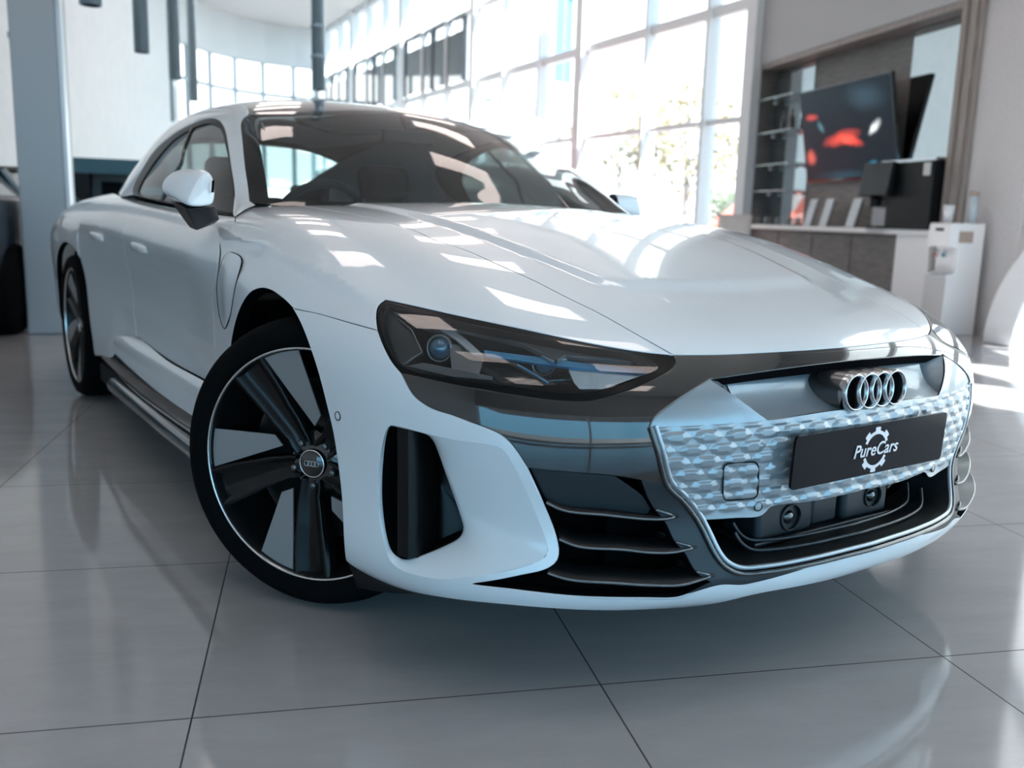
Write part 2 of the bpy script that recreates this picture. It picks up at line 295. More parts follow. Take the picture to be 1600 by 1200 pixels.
DATA={
'shut':[[-0.66,0.62,0.957],[-0.653,0.45,0.949],[-0.6058,0.1549,0.9281],[-0.5794,0.0244,0.9071],[-0.578,-0.0737,0.888],[-0.5477,-0.1804,0.8663],[-0.531,-0.2997,0.838],[-0.5086,-0.4032,0.8112],[-0.4939,-0.5068,0.7824],[-0.4766,-0.599,0.7564],[-0.4635,-0.6897,0.7277],[-0.4469,-0.7554,0.7034],[-0.4348,-0.7858,0.6901]],
'hood_front':[[-0.4348,-0.7858,0.6901],[-0.3452,-0.8151,0.6894],[-0.2208,-0.8389,0.69],[-0.0732,-0.8514,0.6899]],
'fender_rear':[[-0.66,0.64,0.957],[-0.72,0.695,0.96],[-0.785,0.735,0.957],[-0.8561,0.6165,0.9246],[-0.888,0.5407,0.9038],[-0.9155,0.5359,0.8785],[-0.9241,0.5381,0.8676],[-0.9362,0.5117,0.8473],[-0.9447,0.4854,0.8273],[-0.9521,0.4748,0.7998],[-0.9553,0.4783,0.7751],[-0.955,0.5005,0.7399],[-0.9517,0.5325,0.7139],[-0.9469,0.5612,0.6822],[-0.9442,0.5639,0.6561],[-0.945,0.57,0.6],[-0.95,0.57,0.5],[-0.955,0.57,0.42],[-0.965,0.57,0.36]],
'arch_low':[[-0.96,0.415,0.33],[-0.955,0.41,0.42],[-0.955,0.4,0.5]],
'arch_a':[[-0.9564,0.3714,0.5858],[-0.9631,0.312,0.6501],[-0.968,0.2318,0.7118],[-0.9659,0.1738,0.7451],[-0.9611,0.1155,0.7616],[-0.9576,0.0574,0.7631],[-0.9563,-0.0119,0.7522],[-0.956,-0.0563,0.7421],[-0.9564,-0.0931,0.7317]],
'arch_b':[[-0.9564,-0.0931,0.7317],[-0.9594,-0.1355,0.713],[-0.9633,-0.1788,0.6896],[-0.9667,-0.2232,0.6574],[-0.9668,-0.2651,0.612],[-0.9613,-0.3023,0.5376],[-0.9576,-0.3233,0.4861],[-0.9555,-0.3379,0.4335],[-0.9542,-0.3507,0.3806],[-0.956,-0.3641,0.3284],[-0.9449,-0.3544,0.2165]],
'seam':[[-0.9564,-0.0931,0.7317],[-0.9381,-0.2088,0.7305],[-0.9141,-0.3224,0.7218],[-0.8915,-0.3973,0.7148]],
'lamp_left':[[-0.8915,-0.3973,0.7148],[-0.8751,-0.3572,0.7415],[-0.8574,-0.3328,0.76],[-0.8405,-0.3288,0.77]],
'lamp_top':[[-0.8405,-0.3288,0.77],[-0.8147,-0.3842,0.764],[-0.7557,-0.4894,0.7496],[-0.6686,-0.6027,0.7305],[-0.5801,-0.691,0.7105],[-0.4951,-0.7529,0.6961],[-0.4348,-0.7858,0.6901]],
'lamp_bot':[[-0.4348,-0.7858,0.6901],[-0.4457,-0.8037,0.6768],[-0.4667,-0.8104,0.6666],[-0.5429,-0.809,0.6407],[-0.6153,-0.7914,0.6203],[-0.645,-0.7791,0.6145],[-0.7104,-0.7364,0.6167],[-0.7965,-0.6546,0.6275],[-0.8482,-0.5868,0.6351],[-0.8934,-0.5058,0.643]],
'lamp_side':[[-0.8934,-0.5058,0.643],[-0.899,-0.4763,0.6619],[-0.8985,-0.4381,0.6889],[-0.8915,-0.3973,0.7148]],
'lens_in':[[-0.8485,-0.345,0.7609],[-0.8099,-0.4303,0.7507],[-0.7341,-0.5512,0.7335],[-0.6487,-0.6466,0.7166],[-0.5735,-0.7094,0.703],[-0.5037,-0.7572,0.6922],[-0.4858,-0.7963,0.672],[-0.557,-0.794,0.6505],[-0.6134,-0.7825,0.6345],[-0.6583,-0.7641,0.6265],[-0.7067,-0.7316,0.6285],[-0.7652,-0.678,0.6376],[-0.8331,-0.5994,0.6447],[-0.8882,-0.5049,0.6553],[-0.8938,-0.4573,0.6834],[-0.8818,-0.398,0.7223],[-0.8666,-0.364,0.7446]],
'bump_mask':[[-0.8934,-0.5058,0.643],[-0.8858,-0.5411,0.6064],[-0.8736,-0.5681,0.5901],[-0.8624,-0.5885,0.5828],[-0.8431,-0.6188,0.5768],[-0.8208,-0.6503,0.5672],[-0.7945,-0.6826,0.5562],[-0.7799,-0.6992,0.547],[-0.7693,-0.7109,0.5348],[-0.7583,-0.7224,0.5157],[-0.7441,-0.7351,0.4878]],
'bump_fin':[[-0.7441,-0.7351,0.4878],[-0.72,-0.7514,0.4274],[-0.7019,-0.7657,0.3749],[-0.6964,-0.7754,0.3452],[-0.6974,-0.7811,0.3249],[-0.7036,-0.7821,0.3104],[-0.7203,-0.775,0.2966],[-0.7642,-0.7434,0.2803],[-0.7978,-0.7121,0.2664],[-0.8277,-0.6763,0.2533]],
'lip_top':[[-0.8277,-0.6763,0.2533],[-0.7738,-0.7372,0.2543],[-0.6648,-0.8193,0.2464],[-0.5651,-0.8673,0.2401],[-0.4908,-0.8936,0.2344],[-0.4695,-0.9028,0.2411],[-0.4059,-0.9233,0.253],[-0.3569,-0.9355,0.2471],[-0.32,-0.9437,0.2489],[-0.1933,-0.9648,0.2617],[-0.0448,-0.9756,0.2692]],
'lip_bot':[[-0.9449,-0.3544,0.2165],[-0.9393,-0.3585,0.2095],[-0.899,-0.446,0.1889],[-0.8438,-0.6173,0.2053],[-0.7827,-0.7082,0.2142],[-0.7179,-0.7663,0.2141],[-0.6482,-0.8068,0.2094],[-0.5943,-0.8289,0.205],[-0.5156,-0.8526,0.1991],[-0.4287,-0.8711,0.1921],[-0.3133,-0.9328,0.2159],[-0.1024,-0.9572,0.214]],
'recess':[[-0.9066,-0.5067,0.5392],[-0.8702,-0.5813,0.533],[-0.8414,-0.6271,0.5296],[-0.7867,-0.6942,0.5245],[-0.7768,-0.7048,0.5158],[-0.7669,-0.7147,0.4964],[-0.7444,-0.7327,0.4417],[-0.7238,-0.7489,0.3831],[-0.7142,-0.764,0.3416],[-0.7165,-0.7683,0.323],[-0.7382,-0.7578,0.3057],[-0.8079,-0.6991,0.2768],[-0.8576,-0.6333,0.2539],[-0.8841,-0.585,0.2476],[-0.9092,-0.5308,0.2512],[-0.9191,-0.5078,0.2664],[-0.9234,-0.48,0.3228],[-0.9223,-0.464,0.3991],[-0.9194,-0.4736,0.4844],[-0.9146,-0.4865,0.528],[-0.9116,-0.4944,0.5372]],
'hole':[[-0.9125,-0.492,0.5355],[-0.906,-0.5083,0.5368],[-0.895,-0.5333,0.5351],[-0.871,-0.5801,0.5315],[-0.8667,-0.5878,0.5239],[-0.848,-0.6168,0.4482],[-0.8318,-0.6401,0.3784],[-0.8295,-0.6466,0.3574],[-0.8338,-0.6449,0.3414],[-0.8428,-0.6363,0.3293],[-0.9016,-0.5503,0.2732],[-0.9097,-0.5316,0.2718],[-0.9173,-0.5112,0.2814],[-0.9202,-0.4954,0.3066],[-0.9199,-0.4724,0.3808],[-0.9185,-0.4761,0.475],[-0.9152,-0.4849,0.5226]],
'hole_deep':[[-0.9077,-0.4823,0.533],[-0.8991,-0.4948,0.5333],[-0.8848,-0.5138,0.5299],[-0.8534,-0.5485,0.5228],[-0.8478,-0.5542,0.5144],[-0.8239,-0.5757,0.4343],[-0.8033,-0.5931,0.36],[-0.8009,-0.5999,0.3383],[-0.8055,-0.5982,0.3219],[-0.8169,-0.5928,0.3108],[-0.8918,-0.5317,0.2651],[-0.9023,-0.5172,0.2656],[-0.9121,-0.501,0.2771],[-0.9164,-0.4878,0.3036],[-0.9166,-0.4656,0.3784],[-0.9151,-0.4692,0.473],[-0.9112,-0.4768,0.5204]],
'hex_l':[[-0.3969,-0.8512,0.6502],[-0.489,-0.849,0.6122],[-0.5362,-0.8439,0.5822],[-0.544,-0.8448,0.5671],[-0.5295,-0.8561,0.5169],[-0.5081,-0.8613,0.4549],[-0.4686,-0.871,0.4158],[-0.4349,-0.8826,0.3709],[-0.408,-0.9105,0.3039],[-0.3925,-0.9213,0.2847],[-0.366,-0.9315,0.271]],
'hex_top':[[-0.3969,-0.8512,0.6502],[-0.2573,-0.8733,0.6604],[-0.1257,-0.8836,0.6654],[-0.0081,-0.8862,0.6673]],
'hex_bot':[[-0.366,-0.9315,0.271],[-0.2976,-0.9471,0.2661],[-0.1772,-0.9659,0.2673],[-0.0696,-0.9747,0.2693]],
'mask_bot':[[-0.7441,-0.7351,0.4878],[-0.7011,-0.7681,0.4841],[-0.5993,-0.8259,0.4749],[-0.5081,-0.8613,0.4549]],
'tex_top':[[-0.5416,-0.8457,0.567],[-0.4505,-0.8773,0.5671],[-0.2944,-0.9144,0.5688],[-0.1277,-0.936,0.5757],[-0.0269,-0.9415,0.5754]],
'tex_bot':[[-0.4346,-0.8817,0.3784],[-0.3524,-0.9025,0.3756],[-0.2965,-0.9143,0.3733],[-0.2807,-0.9163,0.3807],[-0.2697,-0.9175,0.3894],[-0.1532,-0.9342,0.3891],[-0.0221,-0.9425,0.3928]],
'tex_left':[[-0.5416,-0.8457,0.567],[-0.5282,-0.8565,0.5169],[-0.5017,-0.8634,0.4545],[-0.4669,-0.872,0.4235],[-0.4346,-0.8817,0.3784]],
'facet_r':[[-0.3971,-0.8552,0.6458],[-0.313,-0.9084,0.5804]],
'crease_mask':[[-0.8879,-0.5317,0.6189],[-0.834,-0.6267,0.5936],[-0.7775,-0.6913,0.5925],[-0.6841,-0.7692,0.5827],[-0.5817,-0.8275,0.5724],[-0.5458,-0.8429,0.5718]],
'plate':[[-0.2373,-0.9277,0.5415],[0.3057,-0.9166,0.5308],[0.328,-0.906,0.4087],[-0.2253,-0.9249,0.4213]],
'tow':[[-0.3965,-0.8966,0.4912],[-0.3162,-0.9144,0.49],[-0.3048,-0.9108,0.4124],[-0.3864,-0.8931,0.4133]],
'sens':[[-0.3028,-0.9112,0.3935],[-0.9547,-0.3405,0.5306]],
'fin1':[[-0.7134,-0.756,0.4214],[-0.6858,-0.7746,0.4078],[-0.6182,-0.8127,0.3998],[-0.5357,-0.8484,0.3878],[-0.505,-0.8594,0.386],[-0.4786,-0.8678,0.3886]],
'fin1r':[[-0.5227,-0.8527,0.4043]],
'fin2':[[-0.6943,-0.7753,0.351],[-0.665,-0.7967,0.3395],[-0.5912,-0.8365,0.3334],[-0.539,-0.8606,0.3254],[-0.497,-0.8766,0.3228],[-0.4477,-0.8906,0.3271]],
'fin2r':[[-0.4855,-0.8747,0.3394]],
'fin3':[[-0.7203,-0.7775,0.2891],[-0.6875,-0.8029,0.2799],[-0.6158,-0.8445,0.2742],[-0.5506,-0.8745,0.267],[-0.4898,-0.8972,0.2625],[-0.4206,-0.9169,0.2729]],
'fin3r':[[-0.4555,-0.904,0.2833]],
'pillar':[[-0.5081,-0.8613,0.4549],[-0.5557,-0.8444,0.466],[-0.5413,-0.8473,0.4331],[-0.5227,-0.8527,0.4037],[-0.5031,-0.8605,0.3796],[-0.4862,-0.8745,0.3394],[-0.4715,-0.8856,0.3208],[-0.4555,-0.904,0.2833],[-0.4253,-0.9176,0.2596],[-0.3866,-0.9281,0.2606]],
'door_line':[[-0.948,1.9926,0.8241],[-0.9422,1.5922,0.802],[-0.9392,1.263,0.7895],[-0.9543,0.5181,0.7689]],
'handle':[[-0.9528,2.3107,0.8245],[-0.9507,2.0874,0.8077],[-0.9419,1.5821,0.8048],[-0.9394,1.3444,0.7968]],
'sill_top':[[-0.945,0.6,0.44],[-0.9362,1.0712,0.4321],[-0.931,1.6613,0.4477],[-0.9374,1.915,0.4193]],
'sill_low':[[-0.9681,0.7123,0.3292],[-0.9691,1.0372,0.3291],[-0.9653,1.522,0.3431],[-0.9534,1.9361,0.3563],[-0.9603,2.001,0.31],[-0.9495,2.3761,0.2756]],
'skirt_low':[[-0.9452,0.8091,0.221],[-0.9729,1.0303,0.272],[-0.971,1.4601,0.259]],
'rarch':[[-0.9747,3.0094,0.6603],[-0.9741,2.9377,0.7113],[-0.9708,2.8346,0.7469],[-0.9678,2.7429,0.7553],[-0.9656,2.6736,0.7418],[-0.9612,2.5934,0.7073],[-0.9541,2.5456,0.6278],[-0.9487,2.5154,0.5124],[-0.949,2.477,0.4188],[-0.9526,2.4073,0.3185],[-0.9483,2.3985,0.2723]],
'door_rear':[[-0.9185,1.7768,0.5531],[-0.9209,1.7412,0.506],[-0.9327,1.6545,0.4412]],
'trim_o':[[-0.8192,0.7355,0.9272],[-0.7918,0.8205,0.9864],[-0.7623,0.9339,1.0583],[-0.6973,1.1904,1.1878],[-0.6623,1.3514,1.2487],[-0.6515,1.4509,1.2741],[-0.6502,1.5848,1.2855],[-0.6681,1.769,1.2707],[-0.6874,2.0085,1.2336],[-0.7158,2.2258,1.1628],[-0.7966,2.2011,1.0348],[-0.8234,2.0835,0.9956]],
'trim_b':[[-0.8234,2.0835,0.9956],[-0.8393,1.4872,0.9657],[-0.8459,0.8906,0.94],[-0.8203,0.7323,0.9234]],
'glass':[[-0.8163,0.759,0.9423],[-0.7957,0.8274,0.9853],[-0.7649,0.9416,1.0584],[-0.7112,1.1718,1.1709],[-0.6761,1.3339,1.231],[-0.6691,1.4252,1.2528],[-0.6682,1.5242,1.2638],[-0.6861,1.7049,1.2485],[-0.7127,1.9115,1.2015],[-0.7629,2.0302,1.1077],[-0.8151,2.0174,1.0191],[-0.8258,1.972,1.0003],[-0.8367,1.4968,0.9715],[-0.8416,0.9046,0.9499]],
'bpil':[[-0.6802,1.6805,1.2559],[-0.7413,1.5991,1.1594],[-0.7671,1.5426,1.1113],[-0.7836,1.5551,1.0803],[-0.81,1.5594,1.0276],[-0.837,1.5707,0.9748]],
'ws_edge':[[-0.7734,0.74,0.9687],[-0.7363,0.8797,1.0585],[-0.6786,1.087,1.1765],[-0.6397,1.2198,1.2379]],
'ws_top':[[-0.6397,1.2198,1.2379],[-0.6198,1.2619,1.2618],[-0.5941,1.2825,1.2807],[-0.5646,1.2724,1.2891],[-0.3913,1.2215,1.3065],[-0.0718,1.2418,1.3394]],
'hl_box':[[-0.8475,-0.3439,0.748],[-0.8382,-0.3544,0.7496],[-0.8325,-0.4326,0.7243],[-0.8444,-0.4954,0.6862],[-0.8757,-0.4803,0.6609],[-0.8815,-0.4736,0.6573],[-0.8801,-0.429,0.6899],[-0.8654,-0.3755,0.7257]],
'hl_boxrim':[[-0.8415,-0.3659,0.7478],[-0.8368,-0.4361,0.7249],[-0.8478,-0.4999,0.687],[-0.8796,-0.485,0.6606]],
'hl_strip':[[-0.8395,-0.3375,0.7594],[-0.803,-0.4175,0.7495],[-0.7265,-0.5392,0.7319],[-0.6398,-0.6344,0.7154],[-0.4958,-0.7457,0.6906],[-0.5111,-0.748,0.686],[-0.6234,-0.6823,0.696],[-0.6451,-0.6845,0.6881],[-0.6754,-0.6281,0.709],[-0.6811,-0.6144,0.7137],[-0.7568,-0.5084,0.7339],[-0.8065,-0.4597,0.7327],[-0.8336,-0.3836,0.7471]],
'hl_lamA':[[-0.7952,-0.4435,0.7399],[-0.7718,-0.4755,0.7373],[-0.763,-0.5353,0.7163],[-0.757,-0.5892,0.6918],[-0.7742,-0.5746,0.6908],[-0.7805,-0.5202,0.7153]],
'hl_lamB':[[-0.6731,-0.6101,0.714],[-0.6474,-0.6312,0.7112],[-0.6217,-0.6871,0.6891],[-0.6536,-0.6759,0.6854]],
'hl_drl':[[-0.7472,-0.5733,0.6995],[-0.6235,-0.6831,0.6854],[-0.4692,-0.7756,0.6683],[-0.4883,-0.7759,0.6626],[-0.6316,-0.6943,0.6752],[-0.7515,-0.5882,0.6889]],
'hl_low':[[-0.6235,-0.6906,0.6725],[-0.5803,-0.7145,0.6711],[-0.4868,-0.7685,0.6605],[-0.5844,-0.7541,0.6334],[-0.6242,-0.7334,0.6331],[-0.6292,-0.7195,0.6454]],
'hl_diag':[[-0.7248,-0.6296,0.6799],[-0.7104,-0.6409,0.6798],[-0.6675,-0.714,0.6434],[-0.6849,-0.7042,0.6415]],
'hl_diagedge':[[-0.7171,-0.6508,0.6756],[-0.6987,-0.6849,0.6592],[-0.6842,-0.7098,0.6447]],
'hl_div':[[-0.7877,-0.5039,0.7053],[-0.7627,-0.5355,0.7025],[-0.7508,-0.5798,0.684],[-0.7744,-0.5997,0.6513],[-0.8119,-0.5556,0.6533]],
'hl_shelf':[[-0.8759,-0.4808,0.6568],[-0.8194,-0.5767,0.6456],[-0.7659,-0.6353,0.6453],[-0.7629,-0.6303,0.6532],[-0.8514,-0.5088,0.6676]],
'hl_proj':[[-0.8095,-0.4965,0.6844]],
'hl_mod':[[-0.6603,-0.6517,0.6658]],
'hl_front':[[-0.4974,-0.7504,0.6918],[-0.4806,-0.7908,0.6705],[-0.5518,-0.7882,0.6491],[-0.6087,-0.7774,0.6316]],
'hl_back':[[-0.8063,-0.2724,0.7444],[-0.766,-0.3481,0.7367],[-0.6842,-0.4726,0.7183],[-0.594,-0.5713,0.7005],[-0.4429,-0.6862,0.6753],[-0.4258,-0.7213,0.6567],[-0.4927,-0.7164,0.6369],[-0.5512,-0.7039,0.6198],[-0.5973,-0.6848,0.6112],[-0.6479,-0.6505,0.6133],[-0.7099,-0.5941,0.623],[-0.7825,-0.5134,0.6297],[-0.8389,-0.4212,0.642],[-0.8462,-0.3742,0.6695],[-0.8346,-0.3142,0.7108]],
}
def spline(pts, n=8, closed=False):
    P = np.array(pts, float); m = len(P); out = []
    if m == 2: return [P[0]+(P[1]-P[0])*t for t in np.linspace(0,1,n+1)]
    g = lambda i: P[i%m] if closed else (P[i] if 0 <= i < m else (2*P[0]-P[1] if i < 0 else 2*P[-1]-P[-2]))
    for i in range(m if closed else m-1):
        p0,p1,p2,p3 = g(i-1),g(i),g(i+1),g(i+2)
        d = [max(np.linalg.norm(b-a),1e-6)**.5 for a,b in ((p0,p1),(p1,p2),(p2,p3))]
        t0,t1 = 0,d[0]; t2 = t1+d[1]; t3 = t2+d[2]
        for t in np.linspace(t1,t2,n,endpoint=False):
            a1=(t1-t)/(t1-t0)*p0+(t-t0)/(t1-t0)*p1; a2=(t2-t)/(t2-t1)*p1+(t-t1)/(t2-t1)*p2; a3=(t3-t)/(t3-t2)*p2+(t-t2)/(t3-t2)*p3
            b1=(t2-t)/(t2-t0)*a1+(t-t0)/(t2-t0)*a2; b2=(t3-t)/(t3-t1)*a2+(t-t1)/(t3-t1)*a3
            out.append((t2-t)/(t2-t1)*b1+(t-t1)/(t2-t1)*b2)
    if not closed: out.append(P[-1])
    return out
def resample(P, step, closed=False):
    P = np.array(P); Q = np.vstack([P,P[:1]]) if closed else P
    L = np.concatenate([[0],np.cumsum(np.linalg.norm(np.diff(Q,axis=0),axis=1))])
    n = max(2,int(round(L[-1]/step))+1); t = np.linspace(0,L[-1],n)
    R = np.stack([np.interp(t,L,Q[:,k]) for k in range(3)],1)
    return R[:-1] if closed else R
def chain(*segs, step=.012, raw=()):
    """join spline segments into one closed loop of points"""
    out = []
    for i,s in enumerate(segs):
        s = DATA[s] if isinstance(s,str) else s
        q = resample(spline(s), step) if len(s) > 1 else np.array(s)
        for p in q:
            if not out or np.linalg.norm(out[-1]-p) > step*.25: out.append(p)
    if np.linalg.norm(out[0]-out[-1]) < step*.25: out.pop()
    return np.array(out)
def rv(n): return (DATA[n] if isinstance(n,str) else list(n))[::-1]
def in_poly(p, poly):
    x,y = p[:,0],p[:,1]; r = np.zeros(len(p),bool); n = len(poly)
    for i in range(n):
        x1,y1 = poly[i]; x2,y2 = poly[(i+1)%n]
        if y1 == y2: continue
        c = ((y1 > y) != (y2 > y)) & (x < (x2-x1)*(y-y1)/(y2-y1)+x1); r ^= c
    return r
def seg_dist(p, poly, sc):
    d = np.full(len(p),1e9); P = p*sc; Q = poly*sc
    for i in range(len(Q)):
        a = Q[i]; b = Q[(i+1)%len(Q)]; ab = b-a; t = np.clip(((P-a)@ab)/max(ab@ab,1e-12),0,1)
        d = np.minimum(d, np.linalg.norm(P-a-t[:,None]*ab,axis=1))
    return d
def panel(name, env, loop, m, parent, holes=(), step=.016, sym=False, mirror=True, gap=.0018, rad=.0015, depth=.012, disp=None, off=0., hh=1e-3, inner=True, hole_edge=True):
    """a trimmed piece of a smooth surface with rounded, folded-in edges"""
    loops = [np.array(loop)]+[np.array(h) for h in holes]
    D0 = env.dirs(loops[0]); nrm = D0.mean(0)
    if sym: nrm = nrm*np.array([0,1,1]) if abs(nrm[0]) > .0 else nrm
    nrm /= np.linalg.norm(nrm)
    a = np.cross(nrm,[0,0,1.] if abs(nrm[2]) < .9 else [1.,0,0]); a /= np.linalg.norm(a); b = np.cross(nrm,a)
    def to_uv(P):
        D = env.dirs(P); w = D@nrm; return np.stack([D@a/w, D@b/w],1)
    def f(uv):
        D = nrm+uv[:,:1]*a+uv[:,1:]*b; D /= np.linalg.norm(D,axis=1)[:,None]; P = env.at(D)
        if disp or off:
            N = env.normal(P); P = P+N*np.broadcast_to(np.asarray(disp(P,N) if disp else 0.)+off,(len(P),))[:,None]
        return P
    def nrmf(uv):
        h = np.array([[hh,0.]]); k = np.array([[0.,hh]]); N = np.cross(f(uv+h)-f(uv-h), f(uv+k)-f(uv-k)); N /= np.linalg.norm(N,axis=1)[:,None]
        o = np.einsum('ij,ij->i',N,(nrm/env.S)[None].repeat(len(N),0)); return N*np.sign(o)[:,None]
    uvl = []
    for k,L in enumerate(loops):
        U = to_uv(L); P = f(U)
        area = .5*np.sum(U[:,0]*np.roll(U[:,1],-1)-U[:,1]*np.roll(U[:,0],-1)); s = (1 if area > 0 else -1)*(1 if k == 0 else -1)
        T = np.roll(P,-1,0)-np.roll(P,1,0); N = nrmf(U)
        sgn = np.sign(np.dot(np.cross(a,b),nrm))
        In = np.cross(N,T); In /= np.linalg.norm(In,axis=1)[:,None]+1e-12
        gp = gap if (k == 0 or hole_edge) else 0.
        P2 = P+In*s*sgn*gp
        if sym:
            z = np.abs(L[:,0]) < 1e-6; P2[z,0] = 0.
        # keep parametrisation undisplaced
        base = env.onto(P2 if not (disp or off) else (env.onto(L)+In*s*sgn*gp))
        if sym: base[z,0] = 0.
        uvl.append(to_uv(base))
    J = f(np.array([[0,0],[1e-3,0],[0,1e-3]])+uvl[0].mean(0)); su = np.linalg.norm(J[1]-J[0])*1e3; sv = np.linalg.norm(J[2]-J[0])*1e3
    sc = np.array([su,sv]); lo = uvl[0].min(0); hi = uvl[0].max(0)
    gx = np.arange(lo[0],hi[0],step/su); gy = np.arange(lo[1],hi[1],step/sv*.866)
    X,Y = np.meshgrid(gx,gy); X = X+(np.arange(len(gy))%2)[:,None]*step/su*.5; pts = np.stack([X.ravel(),Y.ravel()],1)
    ok = in_poly(pts,uvl[0]); pts = pts[ok]; ok = seg_dist(pts,uvl[0],sc) > step*.55
    for h in uvl[1:]: ok &= ~in_poly(pts,h) & (seg_dist(pts,h,sc) > step*.55)
    pts = pts[ok]
    allp = np.vstack(uvl+[pts]); edges = []; n0 = 0
    for L in uvl: edges += [(n0+i,n0+(i+1)%len(L)) for i in range(len(L))]; n0 += len(L)
    r = geometry.delaunay_2d_cdt([Vector(p) for p in allp], edges, [], 0, 1e-9)
    UV = np.array([tuple(v) for v in r[0]]); tri = np.array([t for t in r[2] if len(t) == 3])
    cen = UV[tri].mean(1); ok = in_poly(cen,uvl[0])
    for h in uvl[1:]: ok &= ~in_poly(cen,h)
    tri = tri[ok]; P = f(UV); N = nrmf(UV)
    n_f = np.cross(P[tri[:,1]]-P[tri[:,0]],P[tri[:,2]]-P[tri[:,0]]); flip = np.einsum('ij,ij->i',n_f,N[tri].mean(1)) < 0
    tri[flip] = tri[flip][:,::-1]
    V = list(P); NN = list(N); F = [tuple(t) for t in tri]; MI = [0]*len(F)
    # folded edges
    back = {}
    for i,o in enumerate(r[3]):
        for q in o: back[q] = i
    n0 = 0
    if depth > 0:
      for k,L in enumerate(uvl):
        ids = [back[n0+i] for i in range(len(L))]; n0 += len(L); m_ = len(ids)
        if k and not hole_edge: continue
        Pl = P[ids]; Nl = N[ids]; T = np.roll(Pl,-1,0)-np.roll(Pl,1,0); O = np.cross(T,Nl); O /= np.linalg.norm(O,axis=1)[:,None]+1e-12
        cen0 = uvl[k]; A = .5*np.sum(cen0[:,0]*np.roll(cen0[:,1],-1)-cen0[:,1]*np.roll(cen0[:,0],-1))
        s = (1 if A > 0 else -1)*(1 if k == 0 else -1)*np.sign(np.dot(np.cross(a,b),nrm)); O = O*s
        if sym: z = np.abs(Pl[:,0]) < 1e-6; O[z,0] = 0; 
        r1 = Pl+O*rad*.7-Nl*rad*.3; r2 = Pl+O*rad-Nl*rad; r3 = Pl+O*rad-Nl*depth
        n1 = Nl+O; n1 /= np.linalg.norm(n1,axis=1)[:,None]
        base = len(V)
        for R,Q in ((r1,n1),(r2,O),(r3,O)): V += list(R); NN += list(Q)
        for i in range(m_):
            j = (i+1)%m_
            if sym and abs(Pl[i,0]) < 1e-6 and abs(Pl[j,0]) < 1e-6: continue
            rows = [ids]+[list(range(base+q*m_,base+(q+1)*m_)) for q in range(3)]
            for q in range(3):
                fc = (rows[q][i],rows[q][j],rows[q+1][j],rows[q+1][i])
                nf = np.cross(np.array(V[fc[1]])-V[fc[0]], np.array(V[fc[3]])-V[fc[0]])
                F.append(fc if nf@NN[fc[2]] >= 0 else fc[::-1]); MI.append(1 if q == 2 else 0)
    V = np.array(V); NN = np.array(NN)
    if sym:
        n = len(V); mp = np.arange(n)+n; z = np.abs(V[:,0]) < 1e-5; mp[z] = np.where(z)[0]
        NN[z,0] = 0; V2 = np.vstack([V,V*[-1,1,1]]); N2 = np.vstack([NN,NN*[-1,1,1]])
        F = F+[tuple(int(mp[i]) for i in fc[::-1]) for fc in F]; MI = MI+MI; V,NN = V2,N2
    used = np.zeros(len(V),bool)
    for fc in F: used[list(fc)] = True
    ix = np.cumsum(used)-1; V = V[used]; NN = NN[used]; F = [tuple(int(ix[i]) for i in fc) for fc in F]
    me = bpy.data.meshes.new(name); me.from_pydata([tuple(v) for v in V],[],F); me.update()
    me.polygons.foreach_set('use_smooth',[True]*len(F))
    NN = NN/(np.linalg.norm(NN,axis=1)[:,None]+1e-12)
    me.normals_split_custom_set_from_vertices([tuple(v) for v in NN])
    me.materials.append(m); me.materials.append(VOIDBLK if inner else m); me.polygons.foreach_set('material_index',MI)  # black on the folded edges paints the shade inside the panel gaps
    o = link(name,me,m,parent)
    if mirror and not sym: mirror_obj(o)
    return o
def strip(name, A, Bp, m, parent, sym_mirror=False, rows=2, bulge=None):
    """ruled surface between two lines of equal length"""
    mb = MB(); A = np.array(A); Bp = np.array(Bp)
    mb.grid([list(A+(Bp-A)*t+(bulge(t) if bulge else 0)) for t in np.linspace(0,1,rows)])
    return mb.build(name,m,parent)
# ================================================================== THE SHOWROOM
E1 = Vector((.928,-.373,0)).normalized(); E2 = Vector((.373,.928,0)).normalized()   # across / along the tiled hall
RM = Matrix((( E1.x,E2.x,0,0),(E1.y,E2.y,0,0),(0,0,1,0),(0,0,0,1)))
def dsz(d,s,z=0): return E1*d+E2*s+Vector((0,0,z))
CEIL = 7.05
WHITE = mat('white_wall',(.70,.72,.73),.6); LIGHTW = mat('white_frame',(.82,.85,.87),.45)
noise_mix(mat('plaster',(.7,.7,.7),.65),(.64,.665,.68),(.68,.70,.71),3)
PLASTER = MATS['plaster']; REARG = mat('rear_wall_grey',(.46,.47,.48),.6)
